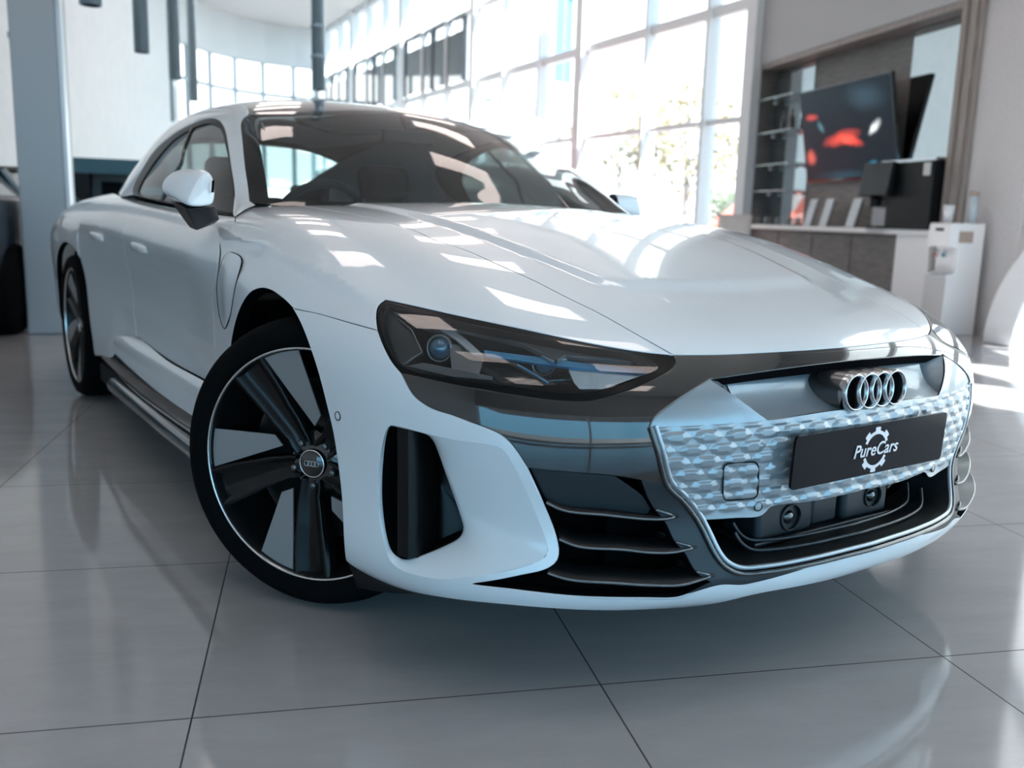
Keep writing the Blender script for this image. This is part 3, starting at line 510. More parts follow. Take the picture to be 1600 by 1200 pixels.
# polished porcelain tiles with dark joints
fm_ = mat('floor_tiles',(.30,.295,.30),.07,spec=.55); nt = fm_.node_tree; b = nt.nodes['Principled BSDF']
t = nt.nodes.new('ShaderNodeTexCoord'); sp = nt.nodes.new('ShaderNodeSeparateXYZ'); nt.links.new(t.outputs['Object'],sp.inputs[0])
ms = []
for ax in 'XY':
    dv_ = nt.nodes.new('ShaderNodeMath'); dv_.operation = 'DIVIDE'; dv_.inputs[1].default_value = .808; nt.links.new(sp.outputs[ax],dv_.inputs[0])
    ad = nt.nodes.new('ShaderNodeMath'); ad.operation = 'ADD'; ad.inputs[1].default_value = 100.5; nt.links.new(dv_.outputs[0],ad.inputs[0])
    fr__ = nt.nodes.new('ShaderNodeMath'); fr__.operation = 'FRACT'; nt.links.new(ad.outputs[0],fr__.inputs[0])
    su_ = nt.nodes.new('ShaderNodeMath'); su_.operation = 'SUBTRACT'; su_.inputs[1].default_value = .5; nt.links.new(fr__.outputs[0],su_.inputs[0])
    ab = nt.nodes.new('ShaderNodeMath'); ab.operation = 'ABSOLUTE'; nt.links.new(su_.outputs[0],ab.inputs[0])
    lt_ = nt.nodes.new('ShaderNodeMath'); lt_.operation = 'LESS_THAN'; lt_.inputs[1].default_value = .0022; nt.links.new(ab.outputs[0],lt_.inputs[0]); ms.append(lt_)
mxm = nt.nodes.new('ShaderNodeMath'); mxm.operation = 'MAXIMUM'; nt.links.new(ms[0].outputs[0],mxm.inputs[0]); nt.links.new(ms[1].outputs[0],mxm.inputs[1])
nz = nt.nodes.new('ShaderNodeTexNoise'); nz.inputs['Scale'].default_value = 2.2; nz.inputs['Detail'].default_value = 8; nz.inputs['Roughness'].default_value = .7
mpp = nt.nodes.new('ShaderNodeMapping'); mpp.inputs['Scale'].default_value = (1,3.5,1); nt.links.new(t.outputs['Object'],mpp.inputs[0]); nt.links.new(mpp.outputs[0],nz.inputs['Vector'])
rp = nt.nodes.new('ShaderNodeValToRGB'); rp.color_ramp.elements[0].position = .3; rp.color_ramp.elements[1].position = .7
rp.color_ramp.elements[0].color = (.325,.318,.322,1); rp.color_ramp.elements[1].color = (.385,.377,.382,1); nt.links.new(nz.outputs[0],rp.inputs[0])
mxc = nt.nodes.new('ShaderNodeMixRGB'); mxc.inputs[2].default_value = (.022,.022,.024,1); nt.links.new(mxm.outputs[0],mxc.inputs[0]); nt.links.new(rp.outputs[0],mxc.inputs[1]); nt.links.new(mxc.outputs[0],b.inputs['Base Color'])
rr_ = nt.nodes.new('ShaderNodeMixRGB'); rr_.inputs[1].default_value = (.085,)*3+(1,); rr_.inputs[2].default_value = (.7,)*3+(1,); nt.links.new(mxm.outputs[0],rr_.inputs[0]); nt.links.new(rr_.outputs[0],b.inputs['Roughness'])
Mf = Matrix.Translation((-1.300,-.446,0)) @ Matrix.Rotation(-.382,4,'Z')
mb = MB(); mi = Mf.inverted(); q = [mi @ dsz(d,s,0) for d,s in ((-9,-8),(6.2,-8),(14,33),(-9,33))]; mb.add(q,[(0,1,2,3)]); fl_o = mb.build('floor',fm_); fl_o.matrix_world = Mf; tag(fl_o,kind='structure')
def struct(name, mb_, m, parent=None, bevel=0):
    o = mb_.build(name,m,parent,bevel=bevel,recalc=True)
    if parent is None: o['kind'] = 'structure'
    return o
ground = MB(); ground.add([(-90,-90,-.03),(90,-90,-.03),(90,120,-.03),(-90,120,-.03)],[(0,1,2,3)]); struct('ground',ground,noise_mix(mat('asphalt',(.3,.3,.3),.8),(.085,.09,.095),(.12,.125,.13),1.5))
mb = MB(); cq = [dsz(d,q_) for d,q_ in ((-6.2,-6.7),(5.85,-6.7),(5.85,9.6))]+[Vector((8.7,6.9,0)),Vector((12.0,30.2,0)),Vector((4.6,29.0,0)),dsz(-4.9,27),dsz(-4.9,1.2),dsz(-6.2,1.2)]
mb.prism([tuple(v+Vector((0,0,CEIL))) for v in cq],(0,0,.2)); struct('ceiling',mb,mat('ceiling_grey',(.68,.655,.64),.7))
PANE = glass_mat('window_pane',(.93,.97,.98))
# left wall and the column in front of it
mb = MB(); mb.box((-4.95,1.0,0),(-4.75,28.6,CEIL),RM); struct('wall_left',mb,PLASTER)
COLM = mat('column_grey',(.40,.435,.46),.45)
mb = MB(); ca = Vector((-.875,5.445,0)); cx = Vector((.285,-.105,0)); cy = Vector((.12,.33,0)); P = [ca,ca+cx,ca+cx+cy,ca+cy]; mb.prism([tuple(p) for p in P],(0,0,CEIL)); col_ = struct('column',mb,COLM,bevel=.012)
mb = MB(); P = [ca+cx*1.012+cy*.0,ca+cx*1.10+cy*.02,ca+cx*1.10+cy*.3,ca+cx*1.012+cy*.3]; mb.prism([tuple(p) for p in P],(0,0,CEIL)); struct('trim_1',mb,mat('column_lit_side',(.62,.68,.73),.3))  # lighter strip paints the lit side face of the column
mb = MB(); mb.lathe([(.0005,.05),(.03,.045),(.045,.02),(.05,0)],dsz(-4.75,11.6,3.15),E1,16); tag(mb.build('wall_sensor',mat('sensor_grey',(.2,.24,.3),.4),recalc=True),'small grey sensor dome high on the white left wall','sensor')
# ---- the long window wall on the right
W0 = Vector((8.356,7.019,0)); WD = Vector((.139,.990,0)).normalized(); WN = Vector((.99,-.139,0)).normalized()
WM = Matrix(((WD.x,WN.x,0,W0.x),(WD.y,WN.y,0,W0.y),(0,0,1,0),(0,0,0,1)))
cols = [-.055,4.6,9.4,14.25,18.9,23.5]
DARKP = mat('tinted_pane',(.03,.045,.055),.05,coat=1.)
nw = 0
for i in range(5):
    a,c = cols[i],cols[i+1]; nw += 1
    mb = MB(); w_ = .13 if i else .10
    mb.box((a-w_,-.16,0),(a+w_,.16,CEIL),WM)
    for k in (1,2):
        x = a+(c-a)*k/3 if i else (.93,2.5)[k-1]
        mb.box((x-.035,-.14,0),(x+.035,.10,CEIL),WM)
    for z,h in ((2.37,.038),(3.90,.075),(5.46,.05),(.2,.05),(6.97,.08)): mb.box((a,-.06,z-h),(c,.06,z+h),WM)
    fr = struct('window_%d'%nw,mb,LIGHTW)
    mb = MB(); mb.box((a,-.008,0),(c,.008,CEIL),WM); mb.build('pane',PANE,fr)
    if i in (2,3,4):
        for k in range(2):
            x0 = a+.62+(c-a-.8)*k/2; x1 = x0+(c-a-.8)/2-.14
            mb = MB(); mb.box((x0,-.10,4.0),(x1,-.02,5.1),WM); mb.build('tinted_pane',DARKP,fr)
            mb = MB(); mb.box((x0-.07,-.13,3.98),(x0,-.01,5.4),WM); mb.box((x1,-.13,3.98),(x1+.07,-.01,5.4),WM); mb.box((x0,-.13,5.38),(x1,-.01,5.43),WM); mb.build('sash',mat('sash_grey',(.12,.14,.155),.4),fr)
mb = MB(); mb.box((23.4,-.2,0),(23.8,.2,CEIL),WM); struct('trim_2',mb,LIGHTW)
# ---- far curved glazed end
fa = Vector((5.45,26.7,0)); fb = Vector((11.6,29.6,0)); ns = 6
arcp = [fa+(fb-fa)*(k/ns)+Vector((-.2,.97,0))*(1.1*math.sin(math.pi*k/ns)) for k in range(ns+1)]
mb = MB()
for k,p in enumerate(arcp): mb.prism([tuple(p+Vector(v)) for v in ((-.06,-.08,0),(.06,-.08,0),(.06,.08,0),(-.06,.08,0))],(0,0,5.75))
for k in range(ns):
    p,q = arcp[k],arcp[k+1]; n = Vector((-.1,.5,0)).normalized()*.06
    for z,h in ((4.75,.06),(.3,.1)): mb.prism([tuple(v+Vector((0,0,z-h))) for v in (p-n,q-n,q+n,p+n)],(0,0,2*h))
far = struct('window_6',mb,mat('far_frame',(.50,.57,.61),.5))
mb = MB(); mb.grid([[tuple(p) for p in arcp],[tuple(p+Vector((0,0,5.8))) for p in arcp]],smooth=False); mb.build('pane',PANE,far)
mb = MB()
for k in range(ns):
    p,q = arcp[k],arcp[k+1]; n = Vector((-.1,1,0)).normalized()*.2; mb.prism([tuple(v+Vector((0,0,5.75))) for v in (p-n,q-n,q+n,p+n)],(0,0,1.35))
struct('wall_back',mb,WHITE)
# ---- refreshment niche on the right
WOOD = noise_mix(mat('grey_wood',(.09,.08,.075),.45),(.115,.105,.10),(.20,.18,.172),5,6,(1,1,14)); WOODV = noise_mix(mat('grey_wood_upright',(.16,.14,.13),.45),(.24,.205,.19),(.34,.30,.28),6,5,(9,9,.6))
FASC = mat('fascia_white',(.44,.45,.455),.6)
mb = MB(); mb.box((5.141,5.121,3.051),(5.911,9.543,7.055),RM); mb.box((5.097,9.543,0),(5.801,9.741,7.055),RM); struct('wall_right',mb,FASC)
mb = MB(); mb.box((5.405,5.099,0),(5.911,9.554,3.15),RM); struct('wall_niche',mb,WOOD)
mb = MB(); mb.box((5.152,9.477,0),(5.405,9.543,3.051),RM); struct('trim_3',mb,WOOD)
mb = MB(); mb.box((5.152,5.396,2.985),(5.405,9.477,3.051),RM); struct('trim_4',mb,WOODV)
mb = MB()
for k in range(4): mb.box((5.124-.02*(k%2),5.11+.068*k,0),(5.4,5.176+.068*k,3.65),RM)
struct('trim_5',mb,WOODV)
FAB = noise_mix(mat('fabric_wall',(.5,.47,.46),.85),(.60,.575,.575),(.66,.635,.635),60,2)
mb = MB(); mb.box((5.163,4.417,0),(5.801,5.11,7.055),RM); struct('wall_side',mb,FAB)
mb = MB(); mb.box((5.207,3.889,0),(5.801,4.417,7.055),RM); struct('trim_6',mb,mat('pale_panel',(.62,.60,.61),.7))
# glazing nearer the viewer (right) and behind
def bay_wall(n0, pts, zs, wide=1.45, m=LIGHTW):
    global nw
    a,c = pts; L = (c-a).length; D = (c-a).normalized(); N = Vector((-D.y,D.x,0)); Mx = Matrix(((D.x,N.x,0,a.x),(D.y,N.y,0,a.y),(0,0,1,0),(0,0,0,1)))
    k = max(1,int(round(L/wide)))
    mb = MB()
    for i in range(k+1): mb.box((L*i/k-.04,-.09,0),(L*i/k+.04,.09,CEIL),Mx)
    for z in zs: mb.box((0,-.06,z-.08),(L,.06,z+.08),Mx)
    nw += 1; fr = struct('window_%d'%(nw+1),mb,m)
    mb = MB(); mb.box((0,-.008,0),(L,.008,CEIL),Mx); mb.build('pane',PANE,fr)
bay_wall(7,(dsz(5.75,-6.5),dsz(5.75,4.0)),(.15,2.4,3.9,5.2))
mb = MB(); mb.box((5.68,-6.5,5.2),(5.85,4.0,CEIL),RM); struct('wall_right_upper',mb,REARG)
bay_wall(8,(dsz(-6.0,-6.5),dsz(5.75,-6.5)),(.12,2.75),5.5)
mb = MB(); mb.box((-6.2,-6.7,2.8),(5.85,-6.35,CEIL),RM); struct('wall_rear',mb,REARG)
mb = MB(); mb.box((-6.2,-9.5,2.95),(6.5,-6.7,3.15),RM); struct('canopy',mb,REARG)  # added slab, unseen, placed to stop sun entering by the rear windows
mb = MB(); mb.box((-6.2,-6.7,0),(-6.0,1.2,CEIL),RM); struct('wall_rear_side',mb,PLASTER)
mb = MB(); mb.box((-6.2,1.0,0),(-4.75,1.2,CEIL),RM); struct('wall_front',mb,PLASTER)
# ceiling light panels
LP = mat('light_panel',(.9,.85,.82),.5,emit=(1,.84,.78),es=.80)
for i in range(3):
    for j in range(8):
        d,s = -1.8+3.8*i, -4.3+3.5*j
        if i == 2 and s < 9.0: continue
        o = empty('ceiling_light',dsz(d,s,CEIL),'flush rectangular light panel in the pale ceiling','ceiling light','ceiling light panels'); o.rotation_euler = (0,0,math.atan2(E1.y,E1.x))
        mb = MB(); mb.box((-.72,-.60,-.03),(.72,.60,0)); mb.build('frame',LIGHTW,o); mb = MB(); mb.box((-.68,-.56,-.036),(.68,.56,-.031)); mb.build('diffuser',LP,o)
# ---- things in the niche
COUNTER = mat('counter_white',(.90,.89,.895),.35)
mb = MB(); mb.box((5.031,5.396,0.878),(5.405,9.477,0.933),RM); tag(mb.build('counter_top',COUNTER,bevel=.006,recalc=True),'long white worktop running along the wood panelled niche','worktop')
cb = empty('end_cabinet',dsz(5.141,5.671,0),'plain white cabinet closing the near end of the counter','cabinet'); cb.rotation_euler = (0,0,math.atan2(E1.y,E1.x))
mb = MB(); mb.box((-.08,-.24,.0),(.23,.30,.8765)); mb.build('body',COUNTER,cb,bevel=.004,recalc=True)
mb = MB(); mb.box((5.141,6.023,0),(5.399,9.466,0.877),RM); cu = mb.build('base_unit',WOOD,recalc=True); tag(cu,'dark wood base unit under the white worktop','cabinet')
mb = MB()
for k in range(4): mb.box((5.124,6.045+.847*k,.06),(5.141,6.87+.847*k,.86),RM)
mb.build('door_panel',WOOD,cu,recalc=True)
MIRR = mat('mirror_glass',(.62,.68,.70),.015,1.)
mb = MB(); mb.box((5.389,8.454,0.939),(5.405,9.455,2.974),RM); tag(mb.build('wall_mirror',MIRR),'narrow mirror panel behind the glass shelves in the niche','mirror')
mb = MB(); mb.box((5.389,5.429,0.939),(5.405,6.485,2.974),RM); tag(mb.build('wall_mirror',MIRR),'tall mirror panel behind the coffee machine','mirror')
SHELFG = mat('shelf_glass',(.42,.50,.52),.1,coat=1.)
for z,nm in ((2.567,'glass shelf across the narrow mirror, topmost of the four'),(2.127,'glass shelf across the narrow mirror carrying two dark bottles'),(1.709,'glass shelf across the narrow mirror, third from the top'),(1.368,'glass shelf across the narrow mirror, lowest of the four')):
    o = empty('glass_shelf',dsz(5.268,8.993,z),nm,'shelf','shelves across the mirror'); o.rotation_euler = (0,0,math.atan2(E1.y,E1.x))
    mb = MB(); mb.box((-.14,-.5,0),(.115,.46,.016)); mb.build('board',SHELFG,o)
    for y in (-.38,.30): mb = MB(); mb.lathe([(.0005,.0),(.022,.0),(.022,.05),(.0005,.05)],(.02,y,-.026),(1,0,0),12); mb.build('bracket',CHROME,o,recalc=True)
for s_,h,lb_ in ((8.905,.29,'tall dark bottle on the glass shelf, further from the television'),(8.685,.26,'dark bottle on the glass shelf, right beside the television')):
    mb = MB(); mb.lathe([(.0005,0),(.036,0),(.038,.01),(.038,h*.6),(.014,h*.78),(.013,h),(.0005,h)],dsz(5.251,s_,2.1435),(0,0,1),16); tag(mb.build('bottle',mat('bottle_dark',(.01,.012,.014),.1,coat=1.),recalc=True),lb_,'bottle','bottles on the glass shelf')
SCREEN = mat('tv_screen',(.003,.004,.005),.25,spec=.12,emit=(0,0,0),es=1.)  # reflection of a red car painted as soft glowing blobs
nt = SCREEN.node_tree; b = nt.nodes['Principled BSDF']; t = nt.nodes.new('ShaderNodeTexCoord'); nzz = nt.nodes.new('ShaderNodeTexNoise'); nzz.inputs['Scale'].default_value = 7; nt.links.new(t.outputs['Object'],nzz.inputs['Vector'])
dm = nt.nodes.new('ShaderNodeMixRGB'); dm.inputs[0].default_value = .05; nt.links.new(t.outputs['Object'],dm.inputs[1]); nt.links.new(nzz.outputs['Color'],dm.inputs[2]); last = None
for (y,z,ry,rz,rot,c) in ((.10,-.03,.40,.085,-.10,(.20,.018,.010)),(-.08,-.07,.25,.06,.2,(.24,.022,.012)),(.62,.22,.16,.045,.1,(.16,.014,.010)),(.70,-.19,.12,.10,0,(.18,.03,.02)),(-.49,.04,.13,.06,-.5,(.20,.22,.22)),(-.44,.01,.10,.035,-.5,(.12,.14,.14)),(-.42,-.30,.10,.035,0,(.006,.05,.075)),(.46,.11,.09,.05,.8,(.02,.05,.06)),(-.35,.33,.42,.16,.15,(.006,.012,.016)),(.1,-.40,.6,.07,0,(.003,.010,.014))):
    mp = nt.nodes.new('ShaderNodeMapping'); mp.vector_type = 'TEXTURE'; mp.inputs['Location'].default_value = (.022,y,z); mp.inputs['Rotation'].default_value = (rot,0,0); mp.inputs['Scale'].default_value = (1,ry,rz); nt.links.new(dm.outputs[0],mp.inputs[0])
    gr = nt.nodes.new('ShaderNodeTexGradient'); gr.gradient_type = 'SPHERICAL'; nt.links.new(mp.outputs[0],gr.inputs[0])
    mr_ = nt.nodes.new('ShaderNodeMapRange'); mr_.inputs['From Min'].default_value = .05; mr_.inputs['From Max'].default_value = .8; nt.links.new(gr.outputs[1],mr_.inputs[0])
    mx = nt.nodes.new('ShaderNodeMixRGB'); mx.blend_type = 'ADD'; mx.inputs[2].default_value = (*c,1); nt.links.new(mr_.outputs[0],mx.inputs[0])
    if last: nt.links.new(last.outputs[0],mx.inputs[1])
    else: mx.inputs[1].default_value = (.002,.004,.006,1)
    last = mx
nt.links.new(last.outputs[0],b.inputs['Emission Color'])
tv = empty('television',dsz(5.251,7.387,2.017),'large black flat television tilted forward on the wood panelling','television'); tv.rotation_euler = (0,R_(-11),math.atan2(E1.y,E1.x)); tv.scale = (1.1,1.1,1.1)
mb = MB(); mb.box((-.02,-.86,-.50),(.025,.86,.50)); mb.build('case',GLOSSBLK,tv,bevel=.004,recalc=True)
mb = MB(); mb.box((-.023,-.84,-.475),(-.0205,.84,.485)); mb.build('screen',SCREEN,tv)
mb = MB(); mb.box((-.022,-.86,-.515),(.0,.86,-.50)); mb.build('lower_rim',DKCHROME,tv)
mb = MB(); mb.box((.02,-.2,-.3),(.10,.2,.0)); mb.build('bracket',SATBLK,tv)
LEAF = mat('leaflet_face',(.46,.50,.53),.4); 
for s_,lb_ in ((7.904,'grey slanted leaflet stand on the counter, furthest from the coffee machine'),(7.541,'grey slanted leaflet stand, middle of the three on the counter'),(6.969,'grey slanted leaflet stand nearest the coffee machine')):
    o = empty('leaflet_stand',dsz(5.141,s_,.935),lb_,'leaflet stand','leaflet stands on the counter'); o.rotation_euler = (0,0,math.atan2(E1.y,E1.x)-.15); o.scale = (1.1,1.1,1.1)
    Mt = Matrix.Rotation(R_(14),4,'Y'); mb = MB(); mb.box((-.012,-.10,0),(.0,.10,.30),Mt); mb.build('sheet',LEAF,o,recalc=True)
    mb = MB(); mb.box((.002,-.095,0),(.012,.095,.29),Mt); mb.box((.0,-.095,.001),(.13,.095,.006)); mb.build('backing',SATBLK,o,recalc=True)
for k in range(7):
    o = mb = MB(); mb.lathe([(.0005,.003),(.028,.003),(.034,.10),(.0365,.10),(.031,0),(.0005,0)],dsz(5.097+.05*(k%2),8.234+.15*k,.9338),(0,0,1),16); tag(mb.build('glass_tumbler',glass_mat('tumbler_glass',(.80,.84,.85)),recalc=True),'clear glass tumbler in the row at the window end of the counter','glass','tumblers on the counter')
cm = empty('coffee_machine',dsz(5.141,5.759,.9338),'black coffee machine with angled display standing on the white counter','coffee machine'); cm.rotation_euler = (0,0,math.atan2(E1.y,E1.x)); cm.scale = (1.1,1.1,1.1)
mb = MB(); mb.box((-.12,-.32,.0),(.22,.34,.60)); mb.build('body',mat('machine_black',(.005,.006,.007),.35,spec=.18),cm,bevel=.01,recalc=True)
Mt = Matrix.Translation((-.17,.44,.44)) @ Matrix.Rotation(R_(8),4,'Y') @ Matrix.Rotation(R_(0),4,'Z'); mb = MB(); mb.box((-.03,-.24,-.14),(.03,.22,.17),Mt); mb.build('display',mat('display_black',(.010,.012,.014),.25,spec=.3),cm,bevel=.008,recalc=True)
mb = MB(); mb.box((-.12,.34,.26),(.2,.62,.60)); mb.build('head',SATBLK,cm,bevel=.01,recalc=True)
mb = MB(); mb.box((-.08,.35,.02),(.2,.60,.30)); mb.build('back_plate',mat('machine_steel',(.30,.31,.32),.3,.7),cm,recalc=True)
mb = MB(); mb.lathe([(.0005,0),(.045,0),(.05,.10),(.0005,.10)],(-.13,.50,.20),(0,0,1),16); mb.build('spout',SATBLK,cm,recalc=True)
mb = MB(); mb.box((-.20,.34,.0),(.0,.66,.02)); mb.build('drip_tray',SATBLK,cm,bevel=.005,recalc=True)
mb = MB(); mb.box((-.10,-.30,.60),(.20,.50,.625)); mb.build('top_rim',CHROME,cm,recalc=True)
mb = MB(); mb.box((-.128,-.27,.47),(-.12,-.18,.58)); mb.build('sticker',mat('sticker_white',(.6,.6,.6),.5),cm)
wc = empty('water_cooler',dsz(4.74,4.86,0),'tall white water cooler with recessed taps beside the counter end','water cooler'); wc.rotation_euler = (0,0,math.atan2(E1.y,E1.x))
WCW = mat('cooler_white',(.90,.885,.89),.35); WCG = mat('cooler_grey',(.50,.49,.495),.4)
# body drawn as a side section so that the tap bay is hollow
sec_ = [(.0,0),(.34,0),(.34,1.0),(.0,1.0),(.0,.80),(.09,.78),(.09,.56),(.0,.54)]
mb = MB(); mb.prism([(x,-.15,z) for x,z in sec_],(0,.30,0)); mb.build('body',WCW,wc,bevel=.006,recalc=True)
mb = MB(); mb.box((-.004,-.145,.02),(.0,.145,.53)); mb.build('front_panel',WCG,wc)
mb = MB(); mb.box((-.012,-.145,.79),(.0,.145,.985)); mb.build('head_panel',WCW,wc,bevel=.006,recalc=True)
mb = MB(); mb.box((-.0145,-.06,.93),(-.012,.05,.955)); mb.build('logo_plate',SATBLK,wc)
for y,m in ((.06,mat('tap_red',(.4,.16,.14),.4)),(-.06,mat('tap_blue',(.03,.18,.32),.4))):
    mb = MB(); mb.lathe([(.0005,0),(.016,0),(.02,.06),(.0005,.07)],(.03,y,.70),(0,0,1),12); tp = mb.build('tap',WCG,wc,recalc=True)
    mb = MB(); mb.box((.0,y-.012,.70),(.02,y+.012,.735)); mb.build('tap_lever',m,wc)
mb = MB(); mb.box((-.01,-.12,.55),(.085,.12,.565)); mb.build('drip_tray',WCG,wc)
mb = MB(); mb.box((.08,-.156,.83),(.22,-.151,.93)); mb.build('side_notice',mat('notice_tan',(.42,.33,.27),.6),wc)
mb = MB(); mb.lathe([(.0005,0),(.035,0),(.050,.16),(.046,.16),(.032,.006)],dsz(4.83,4.90,1.0005),(0,0,1),20); tag(mb.build('paper_cup',mat('paper_white',(.72,.72,.73),.6),recalc=True),'tall white paper cone cup standing on the water cooler','cup')
o = empty('cup_dispenser',dsz(5.0,4.80,1.0),'slim translucent pale blue cup tube above the water cooler','cup dispenser')
mb = MB(); mb.lathe([(.0005,0),(.038,0),(.038,.25),(.0005,.25)],(0,0,0),(0,0,1),18); mb.build('tube',mat('tube_blue',(.50,.58,.62),.2),o,recalc=True)
mb = MB(); mb.lathe([(.0005,.25),(.042,.25),(.042,.285),(.0005,.285)],(0,0,0),(0,0,1),18); mb.build('cap',mat('cap_tan',(.45,.33,.25),.5),o,recalc=True)
o = empty('dome_camera',dsz(5.141,4.989,3.051),'white dome security camera high on the fabric wall','security camera')
mb = MB(); mb.lathe([(.0005,.10),(.05,.085),(.075,.04),(.08,0)],(0,0,0),tuple(-E1),20); mb.build('housing',mat('camera_white',(.7,.7,.7),.4),o,recalc=True)
mb = MB(); mb.lathe([(.0005,.115),(.03,.108),(.04,.085)],(0,0,0),tuple(-E1),16); mb.build('lens',GLOSSBLK,o,recalc=True)
# white arch standing by the right wall
mb = MB(); rows = []
for k in range(49):
    t = math.pi*k/48; rows.append([dsz(4.80+h,2.25+ra_*math.cos(t),.12*0+rz_*math.sin(t)) for ra_,rz_,h in ((2.0,1.42,0),(2.0,1.42,.34),(1.66,1.18,.34),(1.66,1.18,0))])
mb.grid(rows,closed_u=True,smooth=False); mb.add(rows[0],[(0,1,2,3)]); mb.add(rows[-1],[(3,2,1,0)])
arch = mb.build('display_arch',mat('arch_white',(.86,.85,.86),.4),recalc=True,bevel=.02); tag(arch,'big white curved arch stand by the right hand wall','display arch')
# white chair by the window
ch = empty('chair',(7.35,6.35,0),'white shell chair by the window at the end of the counter','chair'); ch.rotation_euler = (0,0,R_(-60))
mb = MB(); prof = [(-.22,.46),(-.05,.43),(.15,.44),(.22,.50),(.27,.70),(.36,1.05)]
mb.grid([[(y,x,z) for x,z in prof] for y in np.linspace(-.22,.22,7)]); sh = mb.build('shell',mat('chair_white',(.68,.66,.64),.4),ch); md = sh.modifiers.new('t','SOLIDIFY'); md.thickness = .02
for x in (-.17,.17):
    for y in (-.17,.17): mb = MB(); mb.tube([(x,y,.44),(x*1.25,y*1.25,0)],.012,8); mb.build('leg',CHROME,ch)
# hanging tube lamps
TUBE = mat('lamp_tube',(.34,.45,.51),.25,.45)
def tube_lamp(x,y,z,r,lb_,bands=()):
    o = empty('pendant_lamp',(x,y,z),lb_,'pendant lamp','tube lamps hanging from the ceiling')
    mb = MB(); mb.lathe([(r*.8,.0),(r,.0),(r,CEIL-z)],(0,0,0),(0,0,1),24); mb.build('tube',TUBE,o,recalc=True)
    mb = MB(); mb.lathe([(.0005,.02),(r*.8,.02)],(0,0,0),(0,0,1),24); mb.build('diffuser',mat('lamp_dark',(.05,.06,.065),.5),o)
    for z_ in bands: mb = MB(); mb.lathe([(r,z_-.02),(r*1.12,z_-.02),(r*1.12,z_+.02),(r,z_+.02)],(0,0,0),(0,0,1),24); mb.build('collar',TUBE,o,recalc=True)
for x,y,z,r_,lb_,bn_ in ((.36,7.0,2.30,.066,'blue grey tube lamp hanging before the white wall, second from the left',()),
  (-.38,5.2,2.31,.075,'blue grey tube lamp whose end just shows at the top edge, leftmost of them',()),
  (1.29,9.5,2.41,.070,'blue grey tube lamp at the corner of the white wall and far windows',()),
  (2.47,13.0,2.56,.068,'long blue grey tube lamp hanging before the far curved windows',()),
  (2.12,7.2,2.16,.066,'collared blue grey tube lamp hanging just above the car roof',(.33,.62)),
  (2.65,15.0,2.40,.030,'thinnest of the tube lamps, hanging lowest near the white wall',())):
    tube_lamp(x,y,z,r_,lb_,bn_)
# service unit by the left wall
sv = empty('service_unit',(.55,9.6,0),'dark service unit with teal canopy beside the white left wall','service counter'); sv.rotation_euler = (0,0,R_(-16))
mb = MB(); mb.box((-.42,0,1.30),(.62,.5,1.47)); mb.build('canopy',mat('canopy_teal',(.055,.14,.175),.4),sv,recalc=True)
mb = MB(); mb.box((-.42,0,0),(-.24,.5,1.30)); mb.build('side_panel',SATBLK,sv,recalc=True)
mb = MB(); mb.box((-.24,.40,0),(.62,.5,1.30)); mb.box((-.24,.02,.0),(.62,.4,1.0)); mb.build('body',mat('unit_grey',(.16,.165,.175),.5),sv,recalc=True)
for x0,x1 in ((-.14,.10),(.22,.60)): mb = MB(); mb.box((x0,.385,1.02),(x1,.399,1.22)); mb.build('opening',MATTEBLK,sv)
mb = MB(); mb.box((.26,.3,1.08),(.54,.36,1.17)); mb.build('monitor',mat('monitor_teal',(.08,.2,.26),.3,emit=(.12,.3,.4),es=.25),sv)
